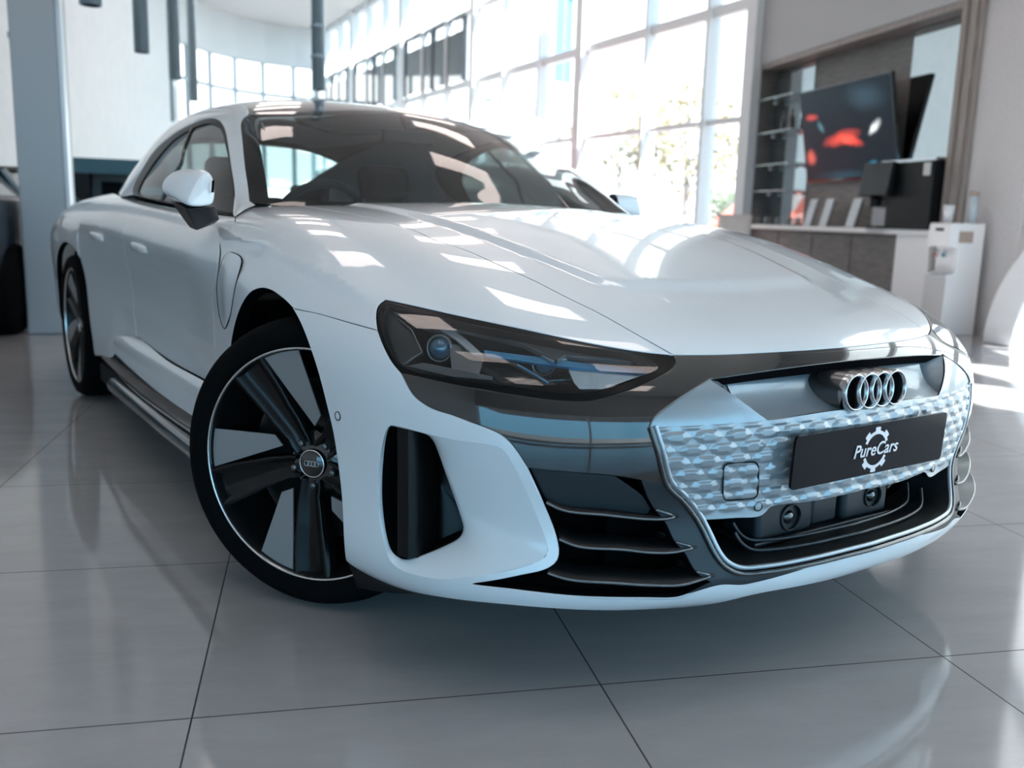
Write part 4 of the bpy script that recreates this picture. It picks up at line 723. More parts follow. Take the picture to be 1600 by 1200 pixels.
# ---- simple parked cars
def parked_car(loc, rz, m, label, cat='car', L=4.4, Wd=1.82, H=1.6, roofm=None):
    roofm = roofm or m
    r = empty('parked_car',loc,label,cat); r.rotation_euler = (0,0,rz); h = Wd/2
    side = [(-L/2,.35),(-L/2+.04,.62),(-L/2+.12,.84),(-L/2+.9,.95),(-.1,1.0),(L/2-.5,1.0),(L/2-.08,.92),(L/2,.6),(L/2-.05,.32)]
    mb = MB(); rows = []
    for w,zs in ((0,1.),(.75,1.),(.93,.985),(1.0,.93),(1.0,.6)):
        rows.append([(w*h*(1-.10*max(0,(abs(x)-L/2+.7)/.7)**2),x,.30+(z-.30)*zs) for x,z in side])
    rows.append([(.96*h*(1-.10*max(0,(abs(x)-L/2+.7)/.7)**2),x,.28) for x,z in side])
    mb.grid(rows); mb.grid([[(-a,b,c) for a,b,c in q] for q in rows]); mb.build('body',m,r,weld=True,recalc=True)
    cabp = [(-L/2+.85,.95,.0),(-.42,H-.08,.12),(.1,H,.15),(1.0,H-.03,.15),(L/2-.35,1.0,.05)]
    mb = MB(); top = [(x,z,i) for x,z,i in cabp]
    inner = [[(sgn*(h*.90-i*(1 if z > 1.1 else .2)),x,z) for x,z,i in cabp] for sgn in (-1,1)]
    mb.grid([inner[0],[(-.25,x,z+.02*(z > 1.1)) for x,z,i in cabp],[(.25,x,z+.02*(z > 1.1)) for x,z,i in cabp],inner[1]]); mb.build('roof',roofm,r,recalc=True)
    G_ = mat('car_glass',(.015,.02,.024),.04,coat=1.)
    for sgn in (-1,1):
        q = [(sgn*(h*.90+.0),x,z) for x,z in ((-L/2+.95,.97),(L/2-.45,1.0))]; w = [(sgn*(h*.90-i*.92),x,z-.05) for x,z,i in cabp[1:4]]
        mb = MB(); mb.add([q[0],w[0],w[1],w[2],q[1]],[(0,1,2,3,4)]); mb.build('side_glass',G_,r)
        for x in (-.25,.75): mb = MB(); mb.tube([(sgn*(h*.905),x,.98),(sgn*(h*.905-.13),x+.05,H-.05)],.03,6); mb.build('pillar',roofm,r)
    mb = MB(); mb.add([(-h*.8,-L/2+.92,.985),(h*.8,-L/2+.92,.985),(h*.68,-.46,H-.09),(-h*.68,-.46,H-.09)],[(0,1,2,3)]); mb.build('windscreen',mat('car_screen',(.06,.10,.12),.04,coat=1.),r)
    for sx_ in (-1,1):
        mb = MB(); mb.box((sx_*h*.55-.16,-L/2-.005,.66),(sx_*h*.55+.16,-L/2+.12,.78)); mb.build('headlight',mat('car_lamp',(.6,.65,.68),.1,.3,1.),r,bevel=.02,recalc=True)
        for yy_ in (-L/2+.85,L/2-.85):
            mb = MB(); mb.lathe([(.0005,.02),(.2,.02),(.23,0),(.31,.01),(.335,-.03),(.335,-.2)],(sx_*(h+.005),yy_,.335),(sx_,0,0),24); mb.build('wheel',RUBBER,r,recalc=True)
    mb = MB(); mb.box((-.45,-L/2-.01,.42),(.45,-L/2+.06,.60)); mb.build('grille',SATBLK,r)
    return r
pc = dsz(-3.80,6.1); parked_car(tuple(pc),math.atan2(E2.y,E2.x)-math.pi/2+math.pi,mat('navy_paint',(.010,.016,.028),.3,0,.25),'low dark navy car with grey roof parked along the white wall behind the column',H=1.24,roofm=mat('silver_paint',(.36,.36,.37),.3,.5,1.))
parked_car((3.35,5.6,0),R_(-20),mat('white_paint_b',(.66,.68,.7),.3,0,1.),'white car seen through the coupe windscreen, parked behind it',H=1.45)
parked_car((6.9,12.0,0),R_(20),mat('red_paint',(.62,.07,.03),.3,0,1.),'bright red car further back in the showroom')
# ---- outside the glass
for k,(x,y,rz,c,lb_) in enumerate(((12.6,9.3,100,'red_paint','orange red car parked outside beyond the window posts'),)):
    parked_car((x,y,-.03),R_(rz),MATS[c],lb_)
LEAVES = [noise_mix(mat('leaf_yellow',(.4,.36,.15),.7),(.13,.11,.05),(.25,.19,.09),4),noise_mix(mat('leaf_green',(.16,.22,.10),.7),(.05,.075,.04),(.11,.13,.07),4)]
BARK = noise_mix(mat('bark_pale',(.5,.48,.45),.8),(.32,.29,.26),(.6,.58,.55),9,3,(1,1,.3))
def tree(x,y,h,rad,kind,lb_):
    r = empty('tree',(x,y,-.03),lb_,'tree','trees outside the windows'); rnd = random.Random(int(x*31+y*7))
    mb = MB(); mb.tube([(0,0,0),(.05,.03,h*.45),(.0,.08,h*.9)],[.11,.08,.03],8)
    for k in range(6):
        a = rnd.uniform(0,6.28); z = h*rnd.uniform(.35,.7); mb.tube([(.03,.03,z),(math.cos(a)*rad*.4,math.sin(a)*rad*.4,z+h*.14),(math.cos(a)*rad*.75,math.sin(a)*rad*.75,z+h*.22)],[.035,.02,.01],5)
    mb.build('trunk',BARK,r); vs=[];fs=[]
    for k in range(2600):
        a = rnd.uniform(0,6.28); v = rnd.uniform(-1,1); q = rad*rnd.uniform(.25,1)**.5; w = math.sqrt(1-v*v)
        c = Vector((math.cos(a)*w*q,math.sin(a)*w*q,h*.68+v*q*.95)); s_ = rnd.uniform(.05,.11); d1 = Vector((rnd.uniform(-1,1),rnd.uniform(-1,1),rnd.uniform(-1,1))).normalized(); d2 = d1.orthogonal().normalized()
        n = len(vs); vs += [c+d1*s_,c+d2*s_*.6,c-d1*s_,c-d2*s_*.6]; fs.append((n,n+1,n+2,n+3))
    mb = MB(); mb.add(vs,fs); mb.build('crown',LEAVES[kind],r)
tree(15.5,15.5,4.6,1.7,0,'young tree with yellowing leaves outside the tall windows, nearest the niche')
tree(17.5,20.5,5.6,2.0,0,'yellowing tree outside behind the middle window posts')
tree(16.5,25.5,5.8,2.1,1,'greener tree outside beyond the second window column')
tree(22.5,15.0,4.6,2.2,1,'low green tree outside right of the orange red car')
mb = MB(); rnd = random.Random(4); vs=[];fs=[]
for k in range(5000):
    t_ = rnd.random(); c = Vector((15.4+6*t_,11.2+9*t_,rnd.uniform(0,1.9)))+Vector((rnd.gauss(0,.35),rnd.gauss(0,.35),0)); s_ = rnd.uniform(.05,.12); d1 = Vector((rnd.uniform(-1,1),rnd.uniform(-1,1),rnd.uniform(-1,1))).normalized(); d2 = d1.orthogonal().normalized(); n = len(vs); vs += [c+d1*s_,c+d2*s_*.6,c-d1*s_,c-d2*s_*.6]; fs.append((n,n+1,n+2,n+3))
mb.add(vs,fs); tag(mb.build('hedge',LEAVES[1]),'dense green hedge outside beyond the orange red car','hedge',kind='stuff')
bn = empty('banner',(12.4,16.8,0),'blue banner on a pole outside the upper window','banner')
mb = MB(); mb.tube([(0,0,0),(0,0,7)],.04,8); mb.build('pole',CHROME,bn); mb = MB(); mb.box((-.25,-.01,4.2),(.25,.01,6.8)); mb.build('cloth',mat('banner_blue',(.05,.17,.42),.6),bn)
# ================================================================== THE CAR
BODY_ENV = Env(O_BODY, S_BODY, BODY, 1e-4); GH_ENV = Env(O_GH, S_GH, GH, 1e-4)
EB, EG = BODY_ENV, GH_ENV
car = empty('car', (0,0,0), 'large white four-door coupe with a black-masked grey grille, parked on the tiles facing the viewer', 'car')
def on(env, pts): return env.onto(np.array(pts, float))
def line0(env, y0, y1, z0, z1, n=30):
    P = np.stack([np.zeros(n), np.linspace(y0,y1,n), np.linspace(z0,z1,n)],1); Q = env.onto(P); Q[:,0] = 0; return [tuple(q) for q in Q]
D_ = DATA
def smooth(x): x = np.clip(x,0,1); return x*x*(3-2*x)
# ---- bonnet with its raised centre field
def dome(P, N):
    x = np.abs(P[:,0]); y = P[:,1]
    xe = np.interp(y, [-.6,-.45,-.2,.2,.6], [.30,.385,.44,.50,.53]); ye = -.56+.35*x*x
    return .009*smooth((xe-x)/.05)*smooth((y-ye)/.07)
hf = D_['hood_front']+[[0,-.853,.690]]
cl = line0(EB,-.853,.62,.69,.985,60)
hood_loop = chain('shut', hf, cl, [cl[-1],(-.3,.63,.98),(-.66,.62,.957)], step=.016)
hood = panel('hood', EB, hood_loop, PAINT, car, sym=True, step=.022, disp=dome, gap=.0026, rad=.0012, depth=.02)
# ---- front wings
def wing_crease(P,N):
    y,z = P[:,1],P[:,2]; zc = np.interp(y,[-.33,-.275,-.14,0,.22,.54],[.762,.774,.805,.831,.866,.867]); d = z-zc; w = smooth((-P[:,0]-.80)/.04)*smooth((y+.34)/.14)
    return w*(.0065*np.exp(-np.abs(d)/.018)-.004*smooth(-d/.02)*smooth((.11+d)/.06))
fender_loop = chain(rv('shut'), D_['fender_rear'][:3], D_['fender_rear'][3:15], D_['fender_rear'][14:], [D_['fender_rear'][-1],(-.963,.49,.34),(-.96,.415,.33)], 'arch_low', D_['arch_low'][-1:]+D_['arch_a'], 'seam', 'lamp_left', 'lamp_top', step=.012)
fender = panel('front_fender', EB, fender_loop, PAINT, car, step=.02, gap=.0026, rad=.0016, depth=.035, disp=wing_crease)
SLOT = mat('slot_black',(.004,.0045,.005),.3,spec=.2)
# ---- bumper skin with the recessed cheek
lt = D_['lip_top']+[[0,-.978,.271]]; lb = D_['lip_bot']+[[0,-.962,.213]]
bump_loop = chain('arch_b', D_['arch_b'][-1:]+D_['lip_bot'][1:]+[[0,-.962,.213]], [(0,-.962,.213),(0,-.978,.271)], rv(lt), rv('bump_fin'), rv('bump_mask'), 'lamp_side', rv('seam'), step=.010)
rec = resample(spline(D_['recess'],closed=True),.010,True)
bumper = panel('front_bumper', EB, bump_loop, PAINT, car, holes=[rec], hole_edge=False, sym=True, step=.017, gap=.0024, rad=.0016, depth=.012)
for s in (-1,1):
    # cheek recess: a smooth sheet from its rim down to the air slot
    hd = np.array(spline(D_['hole_deep'],closed=True)); hd = resample(hd,.008,True)
    c0 = hd.mean(0); e_u = np.array([.62,-.78,0]); e_v = np.array([0,0,1.])
    rr = resample(spline(D_['recess'],closed=True),.006,True)
    # pair by arc length from the top-left corner of both loops
    n = 150
    def arc(L, fr):
        L = np.array(L); k = np.argmax((L[:,2]-c0[2])*1.0-(L[:,0]-c0[0])*.8) if False else np.argmin(np.linalg.norm(L-np.array(D_['hole_deep'][0]),axis=1)); L = np.roll(L,-k,0)
        Q = np.vstack([L,L[:1]]); l = np.concatenate([[0],np.cumsum(np.linalg.norm(np.diff(Q,axis=0),axis=1))]); l /= l[-1]
        return np.stack([np.interp(fr,l,Q[:,i]) for i in range(3)],1)
    # nearest-direction pairing seen from inside the slot
    def ang(L): return np.arctan2((L-c0)@e_v, (L-c0)@e_u)
    ah, ar = ang(hd), ang(rr); ths = np.linspace(-math.pi,math.pi,n,endpoint=False)
    def by(L,a):
        o = np.argsort(a); A = a[o]; Q = L[o]; A = np.concatenate([A-2*math.pi,A,A+2*math.pi]); Q = np.vstack([Q,Q,Q])
        return np.stack([np.interp(ths,A,Q[:,i]) for i in range(3)],1)
    H, Rr = by(hd,ah), by(rr,ar)
    N0 = EB.normal(Rr); rows = []
    for t in (0,.03,.08,.16,.3,.5,.7,.85,.94,1):
        lin = Rr+(H-Rr)*t; rows.append(list(lin+N0*(.010*math.sin(math.pi*min(1,t*1.0))*np.linalg.norm(H-Rr,axis=1)/.2)[:,None]))
    inn = H-N0*.012+(c0-H)*.0
    rows.append(list(H-N0*.004)); rows.append(list(H-N0*.10))
    sg = np.array([-s,1,1]) if s == 1 else np.array([1,1,1])
    mb = MB(); mb.grid([[q*sg for q in r] for r in rows[:-1]], closed_u=True); mb.build('cheek_panel', PAINT, bumper, recalc=True)
    mb = MB(); mb.grid([[q*sg for q in r] for r in rows[-2:]], closed_u=True)
    cc = rows[-1]; mb.add([q*sg for q in cc]+[np.mean(cc,axis=0)*sg], [(i,(i+1)%n,n) for i in range(n)])
    mb.build('air_slot', SLOT, bumper, recalc=True)
    # upright vane in the slot
    vt, vb = np.array(D_['hole'][2])*[1,1,1], np.array(D_['hole'][10])
    mb = MB(); n1 = np.array([-.80,-.60,0]); t1 = np.array([.60,-.80,0])
    P1 = [vt+n1*-.008, vt+n1*-.022+t1*.016, vt+n1*-.075+t1*.03, vt+n1*-.075-t1*.035, vt+n1*-.020-t1*.03]
    mb.prism([q*sg for q in P1], (vb-vt)*sg); mb.build('air_vane', SLOT, bumper, bevel=.002, recalc=True)
# parking sensors in the bumper
def disc(name, env, c, r, m, parent, off=.001, ring=None, mir=True):
    c = np.array(c); n = env.normal(c[None])[0]
    mb = MB(); mb.lathe([(.0001,off+.0005),(r*.75,off+.0005),(r*.95,off),(r,off-.003)], c, n, 24); o = mb.build(name, m, parent, recalc=True)
    if ring:
        k = MB(); k.lathe([(r*.98,off-.002),(r*1.0,off+.0006),(r*1.16,off+.0006),(r*1.2,off-.002)], c, n, 24); w = k.build('sensor_ring', ring, parent, recalc=True)
        if mir: mirror_obj(w)
    if mir: mirror_obj(o)
disc('parking_sensor', EB, D_['sens'][1], .0085, PAINT, bumper, ring=SATBLK)
# ---- gloss black mask
hx = D_['hex_l']
mask_loop = chain('bump_mask', 'mask_bot', rv(hx[3:6]), rv(hx[0:4]), D_['hex_top']+[[0,-.886,.667]], [(0,-.886,.667),(0,-.853,.690)], rv(hf), 'lamp_bot', step=.010)
mask = panel('front_mask', EB, mask_loop, GLOSSBLK, car, sym=True, step=.013, gap=.0012, rad=.002, depth=.03)
# ---- pillar between fins and grille
pil = D_['pillar']
pl_loop = chain(hx[5:], D_['hex_bot'][:3], rv(lt[:10])[0:5], rv(pil[1:-1]), pil[1::-1], step=.010)
panel('intake_pillar', EB, pl_loop, DKGREY, car, step=.014, gap=.0005, rad=.002, depth=.03)
# ---- side intakes: dark hollow, back wall and three blades
intake = chain('bump_fin', D_['lip_top'][:7], [D_['lip_top'][6],pil[-2]], rv(pil[1:-1]), rv('mask_bot')[1:], step=.012)
for s in (-1,1):
    sg = np.array([1,1,1]) if s == -1 else np.array([-1,1,1])
    A = EB.onto(intake); N = EB.normal(A); Nh = N*[1,1,.15]; Nh /= np.linalg.norm(Nh,axis=1)[:,None]
    mb = MB(); rows = [[q*sg for q in A-N*.004],[q*sg for q in A-Nh*.07],[q*sg for q in A-Nh*.16]]; mb.grid(rows, closed_u=True)
    c = (A-Nh*.16).mean(0)*sg; n = len(A); mb.add(rows[2]+[c], [(i,(i+1)%n,n) for i in range(n)]); mb.build('intake_duct', VOIDBLK, car, recalc=True)
    # recessed upper cover between mask and first blade
    cov = np.array([D_['mask_bot'][0],D_['mask_bot'][1],D_['mask_bot'][2],(pil[2]),D_['fin1r'][0],D_['fin1'][3],D_['fin1'][1],D_['fin1'][0]]); cn = EB.normal(cov)*[1,1,0]
    Q = cov-cn*.018+[0,0,-.004]; mb = MB(); mb.prism([q*sg for q in Q], np.array([.0,.03,0])); mb.build('intake_cover', DKGREY, car, bevel=.004, recalc=True)
    for k in (1,2,3):
        F = np.array(resample(spline(D_['fin%d'%k]),.008)); rt = np.array(D_['fin%dr'%k][0])
        Nf = EB.normal(EB.onto(F))*[1,1,0]; Nf /= np.linalg.norm(Nf,axis=1)[:,None]
        tt = np.linspace(0,1,len(F)); F = F+Nf*(.006*np.sin(np.pi*np.minimum(1,tt*1.02))**.5)[:,None]
        I = F-Nf*.075; I = np.minimum.reduce([I+0]) ; I[-1] = rt+np.array([.01,.05,0]); I[-2] = rt+np.array([-.0,.06,0])
        up = np.array([0,0,.0035]); mb = MB()
        mb.grid([[q*sg for q in I+up],[q*sg for q in F+up],[q*sg for q in F-up],[q*sg for q in I-up]]); fin = mb.build('intake_blade', SATBLK, car, recalc=True)
        ed = np.vstack([F, (F[-1]+rt)[None]/2+Nf[-1]*.004, rt[None]])
        mb = MB(); mb.tube([q*sg for q in ed], .0032, 8); mb.build('blade_edge', DKCHROME, fin)
# shelf behind the lip and dark apron below it
for s in (-1,1):
    sg = np.array([1,1,1]) if s == -1 else np.array([-1,1,1])
    A = np.array(resample(spline(lt),.012)); I = A+np.array([.10,.13,.012])*[1,1,1]; I[:,0] = np.minimum(I[:,0],0)
    mb = MB(); mb.grid([[q*sg for q in A+[0,0,-.003]],[q*sg for q in I]]); mb.build('lip_shelf', SATBLK, car, recalc=True)
    A = np.array(resample(spline(lb),.012)); n = EB.normal(EB.onto(A))*[1,1,0]; n /= np.linalg.norm(n,axis=1)[:,None]
    kk = smooth((-.36-A[:,1])/.40)[:,None]; lo = A-n*(.03+.14*kk); lo[:,2] = .145+.045*kk[:,0]; lo[:,0] = np.minimum(lo[:,0],0); A2 = A-n*.004; A2[:,0] = np.minimum(A2[:,0],0)
    mb = MB(); mb.grid([[q*sg for q in A2],[q*sg for q in lo],[q*sg for q in lo*[.6,0,1]+[0,-.3,0]]]); mb.build('lower_apron', SATBLK, car, recalc=True)
# ---- grille panel with the faceted relief
def relief(P, N):
    px, pz = .066, .0250; z = (P[:,2]-.383)/pz; r = np.floor(z); v = (z-r)*2-1; x = P[:,0]/px+.5*(r%2); u = (x-np.floor(x))*2-1
    h = np.maximum(np.abs(v), np.abs(u)+.4*np.abs(v)); f = np.clip((1-h)/.5,0,1)
    edge = smooth((.572-P[:,2])/.012)*smooth((P[:,2]-.385)/.012)
    edge = edge*smooth((np.interp(P[:,2],[.378,.416,.455,.517,.567],[.435,.469,.508,.529,.542])-np.abs(P[:,0]))/.018)
    return (.0042*f+.0010*v*f)*edge
tt = D_['tex_top']+[[0,-.943,.576]]; tb = D_['tex_bot']+[[0,-.9435,.394]]
gr_loop = chain(tt, [(0,-.943,.576),(0,-.9435,.394)], rv(tb), rv('tex_left'), step=.008)
grille = panel('grille', EB, gr_loop, PANELGREY, car, sym=True, step=.0038, disp=relief, gap=.0, rad=.0015, depth=.012, hh=2.5e-4)
f_loop = chain(rv(hx[0:4]), [hx[0],D_['facet_r'][0]], 'facet_r', [D_['facet_r'][1],D_['tex_top'][2]], rv(D_['tex_top'][:3]), step=.01)
panel('grille_shoulder', EB, f_loop, PANELGREY, grille, step=.014, gap=0, depth=.004)
T0 = np.array(D_['facet_r'][0]); T1 = np.array(D_['facet_r'][1])
bl = EB.onto(np.array([[x,-.93,.570] for x in np.linspace(T1[0],0,20)])); bl[-1,0] = 0; bl[:,1] += .0025
tl = np.stack([np.linspace(-.335,0,20), -.825-.012*np.cos(np.linspace(-1.5,0,20)), np.linspace(.652,.660,20)],1)
for s in (-1,1):
    sg = np.array([1,1,1]) if s == -1 else np.array([-1,1,1])
    mb = MB(); mb.grid([[q*sg for q in bl+(tl-bl)*t+np.array([0,.012,-.012])*math.sin(math.pi*t)] for t in np.linspace(0,1,9)]); mb.build('badge_shelf', PANELGREY, grille, recalc=True)
    mb = MB(); a = [T1+(T0-T1)*t for t in np.linspace(0,1,8)]; b = [bl[0]+(tl[0]-bl[0])*t+np.array([0,.012,-.012])*math.sin(math.pi*t) for t in np.linspace(0,1,8)]
    a = [q+np.array([-.006,.002,.002]) for q in a]; b = [q+np.array([.004,.004,-.004]) for q in b]; mb.grid([[q*sg for q in a],[q*sg for q in b]]); mb.build('shelf_side', PANELGREY, grille, recalc=True)
    ht = np.array(resample(spline(D_['hex_top']+[[0,-.886,.667]]),.02)); hb = ht*[.93,1,1]+[0,.06,-.004]
    mb = MB(); mb.grid([[q*sg for q in ht],[q*sg for q in hb]]); mb.build('shelf_roof', SATBLK, grille, recalc=True)
# frame of the hexagon
def frame_path(s0=3):
    h = [np.array(p) for p in resample(spline(hx[s0:]+D_['hex_bot'][1:]+[[0,-.9795,.2705]]),.012)]
    return h+[p*[-1,1,1] for p in h[::-1][1:]]
fp = np.array(frame_path()); fn = EB.normal(EB.onto(fp)); cen = np.array([0,-.95,.5])
tan = np.roll(fp,-1,0)-np.roll(fp,1,0); tan[0] = fp[1]-fp[0]; tan[-1] = fp[-1]-fp[-2]
inw = np.cross(fn,tan); inw /= np.linalg.norm(inw,axis=1)[:,None]; inw *= np.sign(np.einsum('ij,ij->i',inw,cen-fp))[:,None]
mb = MB(); mb.tube(fp+fn*.001, .0055, 8); mb.build('frame_edge', GLOSSBLK, grille)
mb = MB(); mb.tube(fp+inw*.012+fn*-.001, .0055, 10); mb.build('frame_trim', FRAMEGREY, grille)
for s in (1,-1):
    mb = MB(); q = np.array(resample(spline(hx[0:4]),.01)); mb.tube((q+EB.normal(EB.onto(q))*.0005)*[s,1,1], .0022, 8); mb.build('frame_line', DKCHROME, grille)
# lower opening: walls, stepped floor, two round sensors
inner = fp+inw*.017
mb = MB(); mb.grid([[*(inner-fn*.002)],[*(inner*[.93,0,.93]+[0,-.80,.028])]]); mb.build('intake_wall', SATBLK, grille, recalc=True)
mb = MB(); mb.box((-.55,-.745,.20),(.55,-.735,.62)); mb.build('intake_back', VOIDBLK, grille)
for dz,dy,w in ((.010,.030,.31),(.020,.055,.29)):
    q = [p for p in inner if p[2] < .33]; q = np.array(q)
    mb = MB(); mb.tube(q*[w/.38,1,1]+[0,dy,dz], .004, 8); mb.build('intake_step', DKGREY, grille)
mb = MB(); mb.box((-.27,-.885,.290),(.205,-.76,.299)); mb.build('sensor_shelf', DKGREY, grille, bevel=.003, recalc=True)
for x0,x1,zc,xc,r in ((-.262,-.082,.340,-.163,.027),(.020,.185,.345,.120,.025)):
    mb = MB(); mb.box((x0,-.882,.298),(x1,-.78,.40)); h = mb.build('sensor_housing', DKGREY, grille, bevel=.014, seg=4, recalc=True)
    mb = MB(); mb.lathe([(r*1.08,.004),(r*1.02,.006),(r*.96,.002),(r*.9,-.02),(.001,-.02)], (xc,-.883,zc), (-.1,-1,0), 32); mb.build('sensor_bezel', SATBLK, grille, recalc=True)
    mb = MB(); mb.lathe([(.0005,.006),(r*.3,.005),(r*.55,.001),(r*.62,-.006)], (xc-.004,-.883,zc), (-.1,-1,0), 28); mb.build('sensor_lens', GLOSSBLK, grille, recalc=True)
mb = MB(); mb.box((-.075,-.872,.302),(.012,-.79,.39)); mb.build('sensor_block', DKGREY, grille, bevel=.008, recalc=True)
mb = MB(); mb.tube([(.205,-.86,.345),(.30,-.84,.372),(.36,-.82,.395)], .006, 8); mb.build('duct_strut', DKGREY, grille); mirror_obj(bpy.data.objects['duct_strut'])
# towing eye cover and sensors in the grille
tw = np.array(D_['tow']); tc_ = tw.mean(0)
def rrect(P, r, n=5):
    P = np.array(P); out = []
    for i in range(4):
        p = P[i]; a = (P[i-1]-p); b = (P[(i+1)%4]-p); a /= np.linalg.norm(a); b /= np.linalg.norm(b)
        for t in np.linspace(0,1,n): out.append((1-t)**2*(p+a*r)+2*t*(1-t)*p+t*t*(p+b*r))
    return np.array(out)
tl_ = resample(rrect(tw,.016),.006,True)
panel('towing_cover', EB, tl_, PANELGREY, grille, step=.006, mirror=False, disp=lambda P,N: relief(P,N)+.0012, gap=.0015, rad=.001, depth=.006, hh=6e-4)
mb = MB(); q = EB.onto(tl_); nq_ = EB.normal(q); mb.tube(q+nq_*.0034, .0018, 6, closed=True); mb.build('cover_gap', MATTEBLK, grille)
disc('parking_sensor', EB, D_['sens'][0], .0085, PANELGREY, grille, off=.004, ring=SATBLK)
# ---- badge of four interlocking rings
BADGE = mat('badge_chrome',(.50,.52,.54),.2,1.)
zc, yc = .612, -.944
bd = None
for k in range(4):
    c = (-.06675+.0445*k, yc-.0008*(k%2), zc)
    mb = MB(); mb.lathe([(.0318,-.012),(.0322,-.001),(.0340,.0055),(.0362,.0075),(.0385,.0055),(.0402,-.001),(.0402,-.012)], c, (0,-1,.06), 56)
    if bd is None: bd = mb.build('badge', BADGE, car, recalc=True)
    else: mb.build('badge_ring', BADGE, bd, recalc=True)
    mb = MB(); mb.lathe([(.0402,-.0115),(.0410,-.03),(.0420,-.09)], c, (0,-1,.06), 48); mb.build('badge_barrel', DKCHROME, bd, recalc=True)
    mb = MB(); mb.lathe([(.0402,-.0112),(.0005,-.0112)], c, (0,-1,.06), 40); mb.build('badge_core', VOIDBLK, bd, recalc=True)  # black disc paints the shade of the hollow inside each ring
# ---- number plate
plate = empty('number_plate', (0,-.9575,.4865)); plate.parent = car; plate.rotation_euler = (R_(2.5),0,0)
mb = MB(); P4 = rrect([(-.26,0,.0555),(.26,0,.0555),(.26,0,-.0555),(-.26,0,-.0555)],.011); mb.prism([tuple(p) for p in P4],(0,.006,0)); mb.build('plate_body', mat('plate_black',(.009,.008,.011),.12,spec=.10), plate, recalc=True)
def text_mesh(name, s, size, m, parent, loc, ext=.0006, shear=0., bold=.0, sx=1., rot=(R_(90),0,0)):
    c = bpy.data.curves.new(name,'FONT'); c.body = s; c.size = size; c.extrude = ext; c.align_x = 'CENTER'; c.align_y = 'CENTER'; c.shear = shear; c.offset = bold; c.space_character = 1.02
    t = bpy.data.objects.new('tmp',c); COL.objects.link(t); bpy.context.view_layer.update()
    me = bpy.data.meshes.new_from_object(t.evaluated_get(bpy.context.evaluated_depsgraph_get())); bpy.data.objects.remove(t); me.name = name; me.materials.clear()
    o = link(name, me, m, parent); o.location = loc; o.rotation_euler = rot; o.scale = (sx,1,1); return o
SILVER = mat('plate_silver',(.78,.78,.82),.3,.35)
text_mesh('lettering','PureCars',.0395,SILVER,plate,(.004,-.0016,-.001),shear=.2,bold=.0005,sx=1.0)
def gear(a0,a1):
    mb = MB(); ro, rt, ri = .0420,.0500,.0345; n = 90
    def rad(a):
        k = (math.degrees(a)-22.5) % 45; return rt if 12 < k < 33 else ro
    A = np.linspace(R_(a0),R_(a1),n); dz = (0,-.0008,0)
    o = [(rad(a)*math.cos(a),-.0008,rad(a)*math.sin(a)) for a in A]; i = [(ri*math.cos(a),-.0008,ri*math.sin(a)) for a in A]
    mb.add(o+i,[(k,k+1,n+k+1,n+k) for k in range(n-1)]); o2 = [(x,0,z) for x,y,z in o]; mb.add(o+o2,[(k,k+1,n+k+1,n+k) for k in range(n-1)]); return mb
g = gear(24,156).build('gear_emblem',SILVER,plate,recalc=True); g2 = gear(204,336).build('gear_emblem',SILVER,plate,recalc=True)
for q in (g,g2): q.location = (.004,0,-.002)
